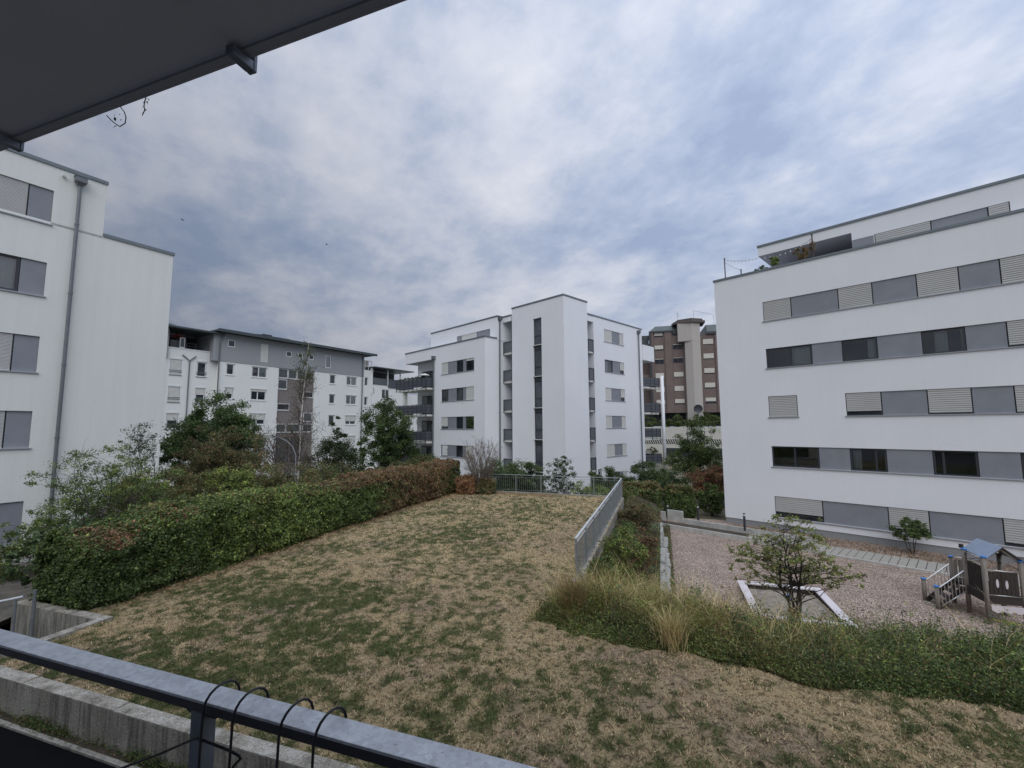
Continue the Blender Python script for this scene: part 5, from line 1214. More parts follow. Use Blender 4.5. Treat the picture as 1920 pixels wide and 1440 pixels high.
# terrace of the right building: poles with bulbs, plants
def pole(a, z1, label, nm='terrace_pole'):
    m = MB(); m.tube([fR.P(a, -.3, 13.15), fR.P(a, -.3, z1)], .035, 8); m.tube([fR.P(a, -.3, z1), fR.P(a, -.3, z1 + .05)], .05, 8)
    tag(m.build(nm, M_BARKP), label, 'pole')
M_BARKP = material('dark_brown_pole', (0.07, 0.055, 0.05), .8, var=.3)
pole(.63, 14.62, 'tall brown pole at the left corner of the roof terrace'); pole(5.5, 14.68, 'tall brown pole carrying string lights in the middle of the roof terrace'); pole(1.6, 13.62, 'short stub pole near the left end of the roof terrace')
def string_lights():
    r = empty('string_lights', fR.P(3, -.3, 14), 'string of small pale bulbs slung between the roof terrace poles', 'string lights')
    A = [fR.P(.63, -.3, 14.55), fR.P(2.6, -.8, 14.30), fR.P(5.5, -.3, 14.45)]; m = MB(); b = MB()
    for (p, q, sag) in ((A[0], A[1], .12), (A[1], A[2], .25)):
        pts = [p.lerp(q, k / 10) - Vector((0, 0, sag * math.sin(math.pi * k / 10))) for k in range(11)]; m.tube(pts, .008, 5)
        for x in pts[1:-1]: b.tube([x, x - Vector((0, 0, .04)), x - Vector((0, 0, .10))], [.015, .035, .02], 6)
    m.tube([fR.P(.63, -.3, 14.4), fR.P(1.1, -.3, 13.95), fR.P(1.6, -.3, 13.62)], .008, 5)
    m.build('cable', M_FRAME, r); b.build('bulbs', M_SHUTW, r)
string_lights()
# terrace things of the far buildings
fD = Fr((-31.158, 54.6), 33.0)
r = empty('parasol', fD.P(-8.3, -1.6, 12.4), 'small red parasol on the roof terrace of the far block', 'parasol')
m = MB(); m.tube([fD.P(-8.3, -1.6, 12.4), fD.P(-8.3, -1.6, 14.2)], .04, 6); m.build('pole', M_FRAME, r)
m = MB(); c = fD.P(-8.3, -1.6, 14.25); n = 8
for k in range(n): a = 2 * math.pi * k / n; b = 2 * math.pi * (k + 1) / n; m.poly([c, c + Vector((.75 * math.cos(a), .75 * math.sin(a), -.42)), c + Vector((.75 * math.cos(b), .75 * math.sin(b), -.42))])
m.build('canopy', material('red_canvas', (.28, .05, .06), .9), r)
r = empty('lantern', fD.P(-8.0, -1.1, 12.5), 'white framed lantern box behind the terrace railing of the far block', 'lantern')
m = MB()
for (a, b) in ((-8.25, -8.17), (-7.83, -7.75)): fD.box(m, a, b, -1.2, -1.1, 12.55, 13.75)
fD.box(m, -8.17, -7.83, -1.2, -1.1, 13.65, 13.75); fD.box(m, -8.17, -7.83, -1.2, -1.1, 12.55, 12.7); m.build('frame', M_WFRAME, r); m = MB(); fD.rect(m, -8.17, -7.83, 12.7, 13.65, -1.15); m.build('pane', M_COREG, r)
r = empty('parasol', AB(17.2, -3.0, 8.0), 'small white parasol top above the uppermost left balcony of the middle block', 'parasol')
m = MB(); m.tube([AB(17.2, -3.0, 8.0), AB(17.2, -3.0, 9.6)], .03, 6); m.build('pole', M_FRAME, r)
m = MB(); m.tube([AB(17.2, -3.0, 9.38), AB(17.2, -3.0, 9.5), AB(17.2, -3.0, 9.62)], [.55, .45, .1], 10); m.build('canopy', M_SHUTW, r)

# ------------------------------------------------------------------ vegetation
DG = (.052, .080, .032); MG = (.085, .125, .042); LG = (.155, .205, .062); YG = (.27, .32, .08); BR = (.19, .12, .07); RU = (.27, .14, .08); RD = (.30, .11, .09); OL = (.12, .12, .052); BG = (.065, .095, .06); STR = (.46, .38, .23)
def pick(n, pal):
    w = np.array([p[0] for p in pal], float); w /= w.sum(); c = np.array([p[1] for p in pal])
    return c[RNG.choice(len(pal), n, p=w)] * RNG.uniform(.7, 1.4, (n, 1)) * np.array([1.32, 1.28, 1.15])
def leaf_mesh(name, cen, size, cols, parent=None, up=0.3, aspect=.58, out=None, hang=0.0, mat=None):
    n = len(cen); N = RNG.normal(0, 1, (n, 3)); N[:, 2] += up * 1.6
    if out is not None: N += out
    N /= np.linalg.norm(N, axis=1)[:, None]
    D = RNG.normal(0, 1, (n, 3)); D[:, 2] -= hang; D -= N * (D * N).sum(1)[:, None]; D /= np.linalg.norm(D, axis=1)[:, None] + 1e-9
    E = np.cross(N, D); L = (size / 2)[:, None]
    # leaf folded a little along its midrib
    v = np.stack([cen - D * L, cen + E * L * aspect - D * L * .1 + N * L * .18, cen + D * L, cen - E * L * aspect - D * L * .1 + N * L * .18], 1).reshape(-1, 3)
    return mesh_np(name, v, np.arange(4 * n).reshape(-1, 4), mat or M_LEAF, parent, np.repeat(cols, 4, 0))

def curve_pts(p, q, n, bow, rnd, k=.018):
    p = Vector(p); q = Vector(q); L = (q - p).length; out = []
    off = Vector((rnd.uniform(-1, 1), rnd.uniform(-1, 1), rnd.uniform(0, 1))) * bow * L
    for i in range(n + 1):
        t = i / n; c = p.lerp(q, t) + off * math.sin(math.pi * t) * (1 - t * .3)
        if 0 < i < n: c += Vector((rnd.gauss(0, 1), rnd.gauss(0, 1), rnd.gauss(0, 1))) * L * k
        out.append(c)
    return out

def tree(name, label, base, H, ells, nclump, nleaf, size, pal, trunk_r=.12, stems=1, branches=26, bark=None, group=None, clump_r=.34, up=.3, cat='tree', seed=1, fork=.25, tone=.35, shell=2.4, twigs=0, hang=0.0, spread=.15, aspect=.58, airy=0):
    """trunk with limbs growing to leaf clumps scattered through the crown's ellipsoids"""
    rnd = random.Random(seed); g = np.random.default_rng(seed); base = Vector(base)
    root = empty(name, base, label, cat, group)
    W_ = np.array([e[6] if len(e) > 6 else e[3] * e[4] * e[5] for e in ells]); idx = g.choice(len(ells), nclump, p=W_ / W_.sum()); C = np.zeros((nclump, 3)); RR = np.zeros(nclump)
    for i, k in enumerate(idx):
        e = ells[k]; d = g.normal(0, 1, 3); d /= np.linalg.norm(d); d *= g.random() ** (1 / shell)
        C[i] = np.array(base) + np.array(e[:3]) + d * np.array(e[3:6]); RR[i] = clump_r * (e[3] + e[4] + e[5]) / 3 * g.uniform(.55, 1.25)
    tn = g.uniform(1 - tone, 1 + tone, nclump)
    tips = []; m = MB(); tops = []
    for s in range(stems):
        a = 2 * math.pi * (s + rnd.random() * .5) / stems; off = Vector((math.cos(a), math.sin(a), 0)) * (spread if stems > 1 else 0)
        e = ells[0]; tp = base + Vector(e[:3]) + Vector((off.x * e[3], off.y * e[4], 0)) * (3 if spread < .2 else 1.5) + Vector((0, 0, e[5] * .45)) if stems > 1 else base + Vector(e[:3]) + Vector((0, 0, e[5] * .5))
        pts = curve_pts(base + off * .4 + Vector((0, 0, -.1)), tp, 7, .05, rnd); rad = [trunk_r * (1 - .82 * i / 7) for i in range(8)]; m.tube(pts, rad, 8); tops.append((pts, rad))
    order = g.permutation(nclump)[:branches]
    for i in order:
        pts, rad = tops[rnd.randrange(len(tops))]; c = Vector(C[i])
        best = None
        for k in range(len(pts)):
            if pts[k].z < c.z - .05 * H and pts[k].z > base.z + fork * H * .6:
                dd = (pts[k] - c).length + abs((c.z - pts[k].z)) * .4
                if best is None or dd < best[0]: best = (dd, k)
        k = best[1] if best else min(len(pts) - 1, 2)
        bp = curve_pts(pts[k], c, 5, .10, rnd); r0 = rad[k] * .5; m.tube(bp, [max(.004, r0 * (1 - .85 * j / 5)) for j in range(6)], 5, cap=False)
        for t in range(twigs):
            s0 = bp[rnd.randint(2, 5)]; q = s0 + Vector((rnd.gauss(0, 1), rnd.gauss(0, 1), rnd.gauss(.3, .8) - hang)) * RR[i] * 1.1; m.tube(curve_pts(s0, q, 3, .15, rnd), [max(.003, r0 * .25), .0035, .003, .002], 4, cap=False)
    m.build('trunk', bark or M_BARK, root, smooth=True)
    per = max(1, int(nleaf * (2.6 if cat == 'shrub' and airy == 0 else 1.7)) // nclump); ci = np.repeat(np.arange(nclump), per); n = len(ci)
    P = C[ci] + g.normal(0, .46, (n, 3)) * RR[ci][:, None] * np.array([1, 1, .72])
    keep = P[:, 2] > base.z + .05; P = P[keep]; ci = ci[keep]; n = len(P)
    col = pick(n, pal) * tn[ci][:, None]
    leaf_mesh('crown', P, size * g.uniform(.6, 1.3, n), col, root, up, hang=hang, aspect=aspect)
    return root

# --- trimmed hedge along the left of the lawn
def hedge_mesh(u0, u1, v0, v1, z0f, z1f, den, size, colf, name, label, cat='hedge', core=(.022, .024, .014), rag=.10, group=None):
    r = empty(name, Q((u0 + u1) / 2, (v0 + v1) / 2, 0), label, cat, group); P = []; O = []; DUI = []
    def add(n, f):
        P.append(f(n))
    # faces: front (+u), back, top, ends
    zt = lambda v: z1f(v); H = z1f((v0 + v1) / 2) - z0f((v0 + v1) / 2); L = v1 - v0; w = u1 - u0
    def dv(n):      # denser near the camera
        x = RNG.random(n) ** 1.45; return v0 + L * x
    S = []
    n = int(L * H * den * 1.0); v = dv(n); q = RNG.random(n); S.append((np.full(n, u1), v, z0f(v) + (z1f(v) - z0f(v)) * q, np.tile(Q(1, 0), (n, 1))))
    n = int(L * w * den * .9); v = dv(n); S.append((RNG.uniform(u0, u1, n), v, z1f(v), np.tile((0, 0, 1.), (n, 1))))
    n = int(L * H * den * .25); v = dv(n); S.append((np.full(n, u0), v, z0f(v) + (z1f(v) - z0f(v)) * RNG.random(n), np.tile(Q(-1, 0), (n, 1))))
    for ve, s in ((v0, -1), (v1, 1)):
        n = int(w * H * den * (1.6 if s < 0 else .8)); v = np.full(n, ve); S.append((RNG.uniform(u0, u1, n), v, z0f(v) + (z1f(v) - z0f(v)) * RNG.random(n), np.tile(Q(0, s), (n, 1))))
    u = np.concatenate([s[0] for s in S]); v = np.concatenate([s[1] for s in S]); z = np.concatenate([s[2] for s in S]); out = np.concatenate([s[3] for s in S])
    p = Qn(u, v, z); bump = (vnoise(p, 1.5, 3) - .5) * 3.0 * rag + (vnoise(p + 11, 4.2, 2) - .5) * .30 + np.abs(RNG.normal(0, .05, len(p))) * np.sign(RNG.random(len(p)) - .35)
    # round the top edge
    rel = (z - z0f(v)) / (z1f(v) - z0f(v)); bump = bump - np.where((rel > .86) & (np.abs(out[:, 2]) < .5), (rel - .86) * .9, 0) + np.where(rel < .12, -.1, 0) * (np.abs(out[:, 2]) < .5)
    eu = np.minimum(u - u0, u1 - u); bump = bump - np.where((out[:, 2] > .5) & (eu < .2), (.2 - eu) * .7, 0)
    p = p + out * bump[:, None]
    tn = .45 + 1.1 * vnoise(p, 2.6, 3)
    col = colf(u, v, rel, p, out) * tn[:, None]
    sz = size * RNG.uniform(.6, 1.3, len(p)) * (1 + np.clip((v - 8) / 40, 0, .5))
    leaf_mesh('leaves', p, sz, col, r, .25, out=out * .9, aspect=.62)
    # twiggy dark heart of the hedge
    m = MB(); k = .25; n = 24
    for i in range(n):
        a, b = v0 + k + (L - 2 * k) * i / n, v0 + k + (L - 2 * k) * (i + 1) / n
        za, zb = float(z0f(np.array(a))), float(z0f(np.array(b))); ta, tb = float(z1f(np.array(a))) - k, float(z1f(np.array(b))) - k
        A = [Q(u0 + k, a, za), Q(u1 - k, a, za), Q(u1 - k, b, zb), Q(u0 + k, b, zb), Q(u0 + k * 1.6, a, ta), Q(u1 - k * 1.6, a, ta), Q(u1 - k * 1.6, b, tb), Q(u0 + k * 1.6, b, tb)]; m.hexa(A)
    m.build('branches', M_HEART, r)
    return r
M_UNDER = material('dead_undergrowth', (0.07, 0.065, 0.04), 1.0, bump=.8, bscale=14, var=.5, vscale=7)
M_HEART = material('hedge_branches', (0.028, 0.024, 0.018), 1.0, var=.4, vscale=9)
def hedge_col(u, v, rel, p, out):
    n = len(u); g = np.where((RNG.random(n) < .75 * np.exp(-((v - 11.2) / 2.6) ** 2))[:, None], pick(n, [(3, MG), (4, LG), (1.6, YG)]), pick(n, [(3, DG), (5, MG), (2, LG)])); b = pick(n, [(3.5, (.15, .095, .06)), (2, (.20, .11, .07)), (2, OL), (.5, (.27, .16, .09)), (1, DG)]); d = pick(n, [(4, DG), (3, MG), (.6, LG)])
    top = out[:, 2] > .5
    kb = S01((v - 13.2) / 4.5) * .95 + .0 + np.where(rel > .82, .25 * S01((v - 12) / 3), 0)
    kb = kb - S01((v - 21.6) / 1.6) * .45 - .6 * np.exp(-((v - 15.2) / 1.6) ** 2) * (rel < .9)
    kb = kb + 1.1 * np.exp(-((v - 6.75) / .35) ** 2) * (rel > .86) * (u > -12.6) + .4 * np.exp(-((v - 8.3) / .5) ** 2) * (rel > .93) + .3 * S01((v - 9.5) / 2) * (rel > .93)
    kb = kb + (vnoise(p, .9, 3) - .5) * .9
    c = np.where((RNG.random(n) < kb)[:, None], b, g)
    kd = S01((9.2 - v) / 2.2) * (rel < .86); c = np.where((RNG.random(n) < kd)[:, None], d, c)  # near end's lower leaves picked darker: shade put into their colour
    return c
hz1 = lambda v: 1.62 + .10 * np.sin(np.asarray(v) * .8) - .22 * S01((8.2 - np.asarray(v)) / 2) + .12 * S01((np.asarray(v) - 20) / 3); hz0 = lambda v: np.asarray(v) * 0 - .05
hedge_mesh(-13.0, -11.35, 6.25, 24.1, hz0, hz1, 2600, .066, hedge_col, 'hedge', 'long clipped hedge left of the lawn, green near and brown at its far end')

# --- clipped hedge blocks beyond the playground
def blk(cx, cy, wu, wv, h, pal, label, zb=-2.35, den=650, size=.085, nm='hedge', cat='hedge', group='clipped hedge blocks'):
    p = Vector((cx, cy, 0)); u = p.x * UX + p.y * UY; v = p.x * VX + p.y * VY
    def cf(u_, v_, rel, p_, out): return np.where((RNG.random(len(u_)) < .35 * (rel > .85))[:, None], pick(len(u_), [(1, BR), (1.5, OL), (.6, RU)]), pick(len(u_), pal))
    hedge_mesh(u - wu / 2, u + wu / 2, v - wv / 2, v + wv / 2, lambda x: np.asarray(x) * 0 + zb, lambda x: np.asarray(x) * 0 + zb + h, den, size, cf, nm, label, cat, rag=.12, group=group)
MIXB0 = [(3, OL), (4, DG), (1, BR), (2, MG)]
PG = [(4, DG), (4, MG), (1, LG), (.6, OL)]
blk(8.7, 31.0, 2.6, 1.6, 2.15, PG + [(1, BR)], 'left clipped hedge block behind the ivy bank, with a brownish top'); blk(11.35, 30.9, 1.7, 1.3, 1.95, PG, 'middle clipped hedge block with a yellowing top, between two bollard lamps')
tree('shrub', 'dark loose shrub against the left corner of the right building', (13.7, 31.2, -2.4), 2.2, [(0, 0, 1.1, 1.0, .9, 1.0)], 60, 5200, .10, PG + [(1, LG)], .04, 4, 20, cat='shrub', seed=11, clump_r=.3)
# shrubs and trees behind them
tree('shrub', 'broad dark green shrub mass in front of the right end of the middle building', (8.6, 34.5, -2.4), 3.6, [(-1.2, 0, 1.6, 1.9, 1.2, 1.5), (1.6, .4, 2.0, 2.0, 1.4, 1.6), (3.6, 1, 1.7, 1.5, 1.2, 1.4)], 120, 13000, .11, [(6, DG), (2, MG), (1, BG)], .06, 5, 30, cat='shrub', seed=12, clump_r=.25)
tree('shrub', 'reddish shrub half hidden behind the corner of the right building', (15.6, 35.5, -2.4), 3, [(0, 0, 1.55, 1.9, 1.4, 1.35)], 80, 8000, .10, [(3, RD), (2, RU), (2, DG), (1, BR), (2, OL)], .05, 5, 25, cat='shrub', seed=13, clump_r=.28)
tree('garden_tree', 'loose green tree standing before the pale podium of the brick tower', (16.6, 40.5, -2.4), 7.2, [(0, 0, 4.4, 2.0, 1.9, 2.8), (-.5, 0, 2.6, 2.5, 2, 1.8), (1.6, 0, 2.6, 1.6, 1.6, 2.0)], 170, 11000, .15, [(4, DG), (4, MG), (2, LG), (1, OL)], .12, 2, 50, seed=14, clump_r=.22, twigs=2)
tree('shrub', 'low yellow-green shrub behind the right end of the far railing', (4.9, 27.5, -2.3), 2.2, [(0, 0, 1.3, 1.5, .9, 1.1)], 60, 5000, .09, [(3, LG), (3, MG), (1, YG)], .04, 4, 20, cat='shrub', seed=15, clump_r=.3)
tree('shrub', 'dark shrub beside the far end of the right-hand railing', (7.0, 28.0, -2.3), 2.6, [(0, 0, 1.2, 1.3, 1.0, 1.2)], 60, 5000, .09, [(3, DG), (3, MG), (1, BR)], .04, 4, 20, cat='shrub', seed=16, clump_r=.3)
# behind the far railing
tree('shrub', 'dense dark green shrub behind the left end of the far railing', (-.9, 28.9, -2.3), 4, [(0, 0, 2.1, 1.8, 1.0, 1.85)], 80, 7500, .10, [(5, DG), (2, MG), (1, BG)], .05, 5, 25, cat='shrub', seed=17, clump_r=.3)
tree('shrub', 'spiky-topped dark green shrub behind the middle of the far railing', (1.4, 28.6, -2.3), 4, [(-.4, 0, 2.0, 1.4, 1.0, 1.8), (0, 0, 3.3, .5, .4, .6)], 75, 7500, .10, [(5, DG), (3, MG), (1, BG)], .05, 6, 40, cat='shrub', seed=18, clump_r=.26)
tree('shrub', 'open shrub with upright leafy shoots against the white stair tower', (3.0, 28.0, -2.3), 4.2, [(0, 0, 2.6, .9, .7, 1.9)], 90, 3000, .10, [(4, DG), (3, BG), (1, (.10, .12, .10))], .03, 8, 80, cat='shrub', seed=19, clump_r=.16, spread=.25, twigs=1, airy=1)
tree('shrub', 'small pale yellow-green bush behind the far railing', (4.0, 27.2, -2.3), 2.6, [(0, 0, 2.0, .7, .5, .8)], 40, 1200, .09, [(3, LG), (2, YG), (2, BG)], .02, 5, 35, cat='shrub', seed=20, clump_r=.2, airy=1)

tree('shrub', 'dark green shrub filling the gap behind the far railing', (.3, 29.6, -2.3), 4, [(0, 0, 1.9, 1.6, .8, 1.75), (-2.6, .4, 1.7, 1.3, .8, 1.6)], 90, 7500, .10, [(5, DG), (2, MG), (1, BG)], .05, 5, 25, cat='shrub', seed=39, clump_r=.3)

tree('shrub', 'long dark shrub row in front of the ground floor of the far block', (-20.5, 30.0, -2.4), 3.4, [(-2.5, 0, 1.6, 2.4, 1.2, 1.7), (1.2, .4, 1.8, 2.4, 1.2, 1.8), (5.0, 1.0, 1.6, 2.2, 1.2, 1.7)], 130, 12000, .12, MIXB0, .05, 5, 25, cat='shrub', seed=44, clump_r=.26)
tree('shrub', 'leafy green shrub at the foot of the left building behind the arching shrub', (-15.6, 16.2, -1.9), 3.2, [(0, 0, 1.7, 1.5, .9, 1.6), (-1.6, -1.2, 1.3, 1.2, .8, 1.2)], 90, 7000, .08, [(3, MG), (3, DG), (2, LG), (1, OL)], .04, 5, 30, cat='shrub', seed=45, clump_r=.28)

# --- bare fan-shaped bush at the end of the hedge
def bare_bush(name, label, base, H, spread_, nst, seed, leaves, lcol, thick=.02):
    rnd = random.Random(seed); root = empty(name, base, label, 'bush'); base = Vector(base); m = MB(); tips = []
    for s in range(nst):
        a = rnd.uniform(0, 2 * math.pi); k = rnd.random() ** .6; top = base + Vector((math.cos(a) * spread_ * k, math.sin(a) * spread_ * k * .7, H * (1 - .42 * k * k) * rnd.uniform(.85, 1.0)))
        p0 = base + Vector((rnd.gauss(0, .08), rnd.gauss(0, .08), 0)); pts = curve_pts(p0, top, 6, .04, rnd); m.tube(pts, [thick * (1 - .8 * i / 6) for i in range(7)], 5, cap=False)
        for t in range(9):
            i = rnd.randint(2, 5); q = pts[i].lerp(pts[i + 1], rnd.random()); d = (top - p0).normalized() * rnd.uniform(.2, .55) * H * .35 + Vector((rnd.gauss(0, 1), rnd.gauss(0, 1), rnd.gauss(0, .4))) * .13 * H * .6
            tw = curve_pts(q, q + d, 3, .08, rnd); m.tube(tw, [thick * .35, thick * .28, thick * .2, thick * .12], 4, cap=False); tips += tw[1:]
            for w in range(2): e = tw[2] + Vector((rnd.gauss(0, 1), rnd.gauss(0, 1), rnd.gauss(.5, .6))) * .055 * H; m.tube([tw[2], e], [thick * .2, thick * .1], 3, cap=False); tips.append(e)
    m.build('branches', M_TWIG, root, smooth=True)
    T = np.array([tips[i] for i in RNG.integers(0, len(tips), leaves)]) + RNG.normal(0, .03, (leaves, 3)); leaf_mesh('leaves', T, RNG.uniform(.03, .06, leaves), pick(leaves, lcol), root)
M_TWIG = material('grey_brown_twigs', (0.15, 0.125, 0.105), .9, var=.3, vscale=12)
bare_bush('bush', 'bare fan-shaped twiggy bush at the far end of the hedge', (-1.75, 25.5, -.02), 3.15, 1.35, 46, 5, 900, [(2, BR), (2, OL), (1, RU)], .022)
blk(-2.55, 25.4, .9, .8, 1.0, [(3, RU), (3, BR), (1, (.28, .16, .08))], 'small rust-brown clipped bush beside the bare fan-shaped bush', zb=-.05, den=1500, size=.06, nm='bush', cat='bush', group=None)
blk(-1.55, 25.5, 1.0, .7, .85, [(3, DG), (2, OL), (2, BR)], 'low dark bush at the foot of the bare twigs by the far railing', zb=-.05, den=1300, size=.06, nm='bush', cat='bush', group=None)

# --- trees and shrubs left of and behind the hedge
tree('garden_tree', 'round dark green tree in front of the left end of the far block', (-21.5, 32.5, -2.4), 9, [(0, 0, 5.6, 2.7, 2.4, 2.9), (1.6, -.5, 4.2, 2.1, 2, 2.2), (-2.2, 0, 4.0, 2.0, 2, 2.0)], 230, 34000, .15, [(3, DG), (4, (.065, .115, .042)), (3, MG)], .16, 1, 40, seed=21, clump_r=.22, tone=.4)
tree('garden_tree', 'brownish thinning tree in front of the round dark green tree', (-16.2, 25.0, -2.2), 6.6, [(0, 0, 4.3, 2.2, 1.9, 1.95), (1.3, 0, 3.3, 1.7, 1.6, 1.5), (-1.5, 0, 3.1, 1.6, 1.6, 1.6)], 190, 15000, .10, [(3, OL), (3, BR), (3, DG), (1, (.13, .10, .05)), (1, MG)], .12, 3, 90, seed=22, clump_r=.2, twigs=3, tone=.3)
tree('conifer', 'dark pointed tree right of the birch', (-15.0, 38.0, -2.4), 7.6, [(0, 0, 2.6, 2.5, 2.2, 2.6), (.1, 0, 4.9, 1.1, 1.0, 1.7), (.1, 0, 6.4, .5, .5, .9)], 170, 15000, .14, [(6, (.028, .042, .020)), (2, DG), (1, OL)], .14, 1, 40, seed=23, clump_r=.24)
tree('garden_tree', 'dark green tree left of the corner balconies', (-12.9, 45.5, -2.4), 9.4, [(0, 0, 5.8, 2.5, 2.3, 3.4), (1.2, 0, 4.0, 2.4, 2, 2.6), (-1.2, 0, 3.2, 2.2, 2, 2.2)], 190, 20000, .17, [(3, (.04, .072, .03)), (4, DG), (3, MG)], .18, 1, 40, seed=24, clump_r=.22)
tree('shrub', 'dark shrub mass below the dark pointed tree', (-13.2, 33.5, -2.4), 3.6, [(-1.5, 0, 1.7, 1.9, 1.4, 1.8), (1.5, 0, 1.5, 2.0, 1.4, 1.6)], 90, 9000, .12, [(5, DG), (2, (.03, .05, .03)), (1, MG)], .06, 4, 20, cat='shrub', seed=25, clump_r=.26)
tree('garden_tree', 'dark tree mass seen between the corner balconies of the middle building', (-12.6, 60, -2.4), 8, [(0, 0, 3.6, 3.6, 2, 3.4), (3.5, 1, 3.0, 2.6, 2, 2.8)], 130, 12000, .2, [(5, DG), (3, MG), (1, OL)], .15, 1, 20, seed=38, clump_r=.24)
tree('shrub', 'blue-green shrub behind the brown part of the hedge', (-9.9, 34.5, -2.4), 3.4, [(0, 0, 1.7, 2.4, 1.4, 1.5), (2.4, 1, 1.5, 1.8, 1.4, 1.3)], 90, 9000, .12, [(4, BG), (3, DG), (1, MG)], .05, 4, 20, cat='shrub', seed=26, clump_r=.26)
tree('shrub', 'dark shrub under the corner balconies of the middle building', (-8.8, 41, -2.4), 4, [(0, 0, 1.9, 2.8, 1.6, 1.9)], 80, 8000, .14, [(5, DG), (2, OL), (1, RU)], .06, 4, 20, cat='shrub', seed=27, clump_r=.26)
MIXB = [(3, OL), (3, DG), (2, BR), (1, MG)]
tree('shrub', 'tall dark olive shrub behind the near part of the hedge', (-14.6, 18.6, -1.9), 4.4, [(0, 0, 2.1, 1.5, 1.3, 2.1), (.8, .5, 2.8, 1.2, 1.0, 1.2)], 110, 10000, .075, MIXB, .05, 6, 50, cat='shrub', seed=28, clump_r=.26, twigs=1)
tree('shrub', 'shrub with pale yellow-green upper leaves behind the hedge', (-12.7, 20.5, -1.9), 4.4, [(0, 0, 2.6, 1.3, 1.1, 1.5), (.1, -.3, 3.5, 1.0, .8, .55)], 90, 6000, .085, [(2, OL), (3, LG), (2, YG), (2, DG)], .045, 5, 60, cat='shrub', seed=29, clump_r=.24, twigs=1)
tree('shrub', 'dense brownish shrub left of the birch', (-12.2, 23.0, -2), 4.4, [(-.6, 0, 2.3, 1.5, 1.3, 1.9), (1.2, .6, 2.2, 1.4, 1.2, 1.7)], 120, 12000, .08, MIXB, .05, 6, 50, cat='shrub', seed=30, clump_r=.26, twigs=1)
tree('shrub', 'dense dark shrub right of the birch', (-10.2, 27.0, -2), 4.0, [(-.7, 0, 2.1, 1.8, 1.3, 1.7), (1.3, .6, 1.7, 1.5, 1.2, 1.5)], 110, 10000, .09, [(4, DG), (3, OL), (1, BR)], .05, 6, 50, cat='shrub', seed=31, clump_r=.26, twigs=1)
tree('shrub', 'yellow-green bush standing against the far edge of the white left building', (-15.0, 18.2, -1.8), 4.0, [(0, 0, 3.0, 1.0, .9, .8), (-.6, -.3, 3.2, .5, .4, .35)], 50, 3200, .075, [(2, LG), (3, YG), (1, OL), (1, MG)], .04, 4, 30, cat='shrub', seed=32, clump_r=.26)
tree('shrub', 'dark purple-brown shrub just behind the hedge', (-12.9, 15.8, -1.5), 3.2, [(0, 0, 1.8, 1.2, 1.0, 1.35)], 70, 6500, .07, [(3, DG), (3, (.06, .045, .04)), (1, BR), (1, MG)], .04, 5, 40, cat='shrub', seed=33, clump_r=.28, twigs=1)
tree('shrub', 'dark shrub filling the space behind the middle of the hedge', (-9.9, 20.8, -1.5), 3.0, [(-.8, 0, 1.5, 1.2, 1.2, 1.3), (.6, 1, 1.4, 1.2, 1.2, 1.2)], 70, 6500, .075, [(4, DG), (3, OL), (1, BR)], .04, 5, 30, cat='shrub', seed=34, clump_r=.28, twigs=1)
tree('shrub', 'open arching shrub with fine leaves against the white left building', (-12.9, 14.3, -1.2), 4.6, [(-.3, 0, 3.1, 1.9, 1.2, 1.35), (1.0, .3, 2.7, 1.4, 1.0, 1.3), (-1.6, 0, 2.0, 1.2, .9, .9)], 150, 5600, .085, [(4, MG), (3, LG), (2, DG)], .03, 7, 130, cat='shrub', seed=35, clump_r=.15, spread=.4, twigs=2, aspect=.36, airy=1)
tree('shrub', 'thin dark twiggy shrub reaching up beside the far drain pipe', (-14.1, 17.0, -1.5), 5.6, [(0, 0, 4.6, .75, .6, .9)], 45, 700, .07, [(3, DG), (2, (.04, .045, .04))], .025, 4, 45, cat='shrub', seed=36, clump_r=.24, twigs=3, airy=1)
tree('shrub', 'large-leaved dark green shrub at the near end of the hedge', (-10.8, 11.2, -.9), 2.8, [(.1, 0, 1.85, 1.0, .8, .7), (-.6, -.2, 1.6, .7, .6, .55)], 80, 1500, .135, [(4, DG), (4, (.045, .075, .04)), (1, MG)], .03, 4, 60, cat='shrub', seed=37, clump_r=.24, twigs=1, hang=.5, aspect=.5, airy=1)

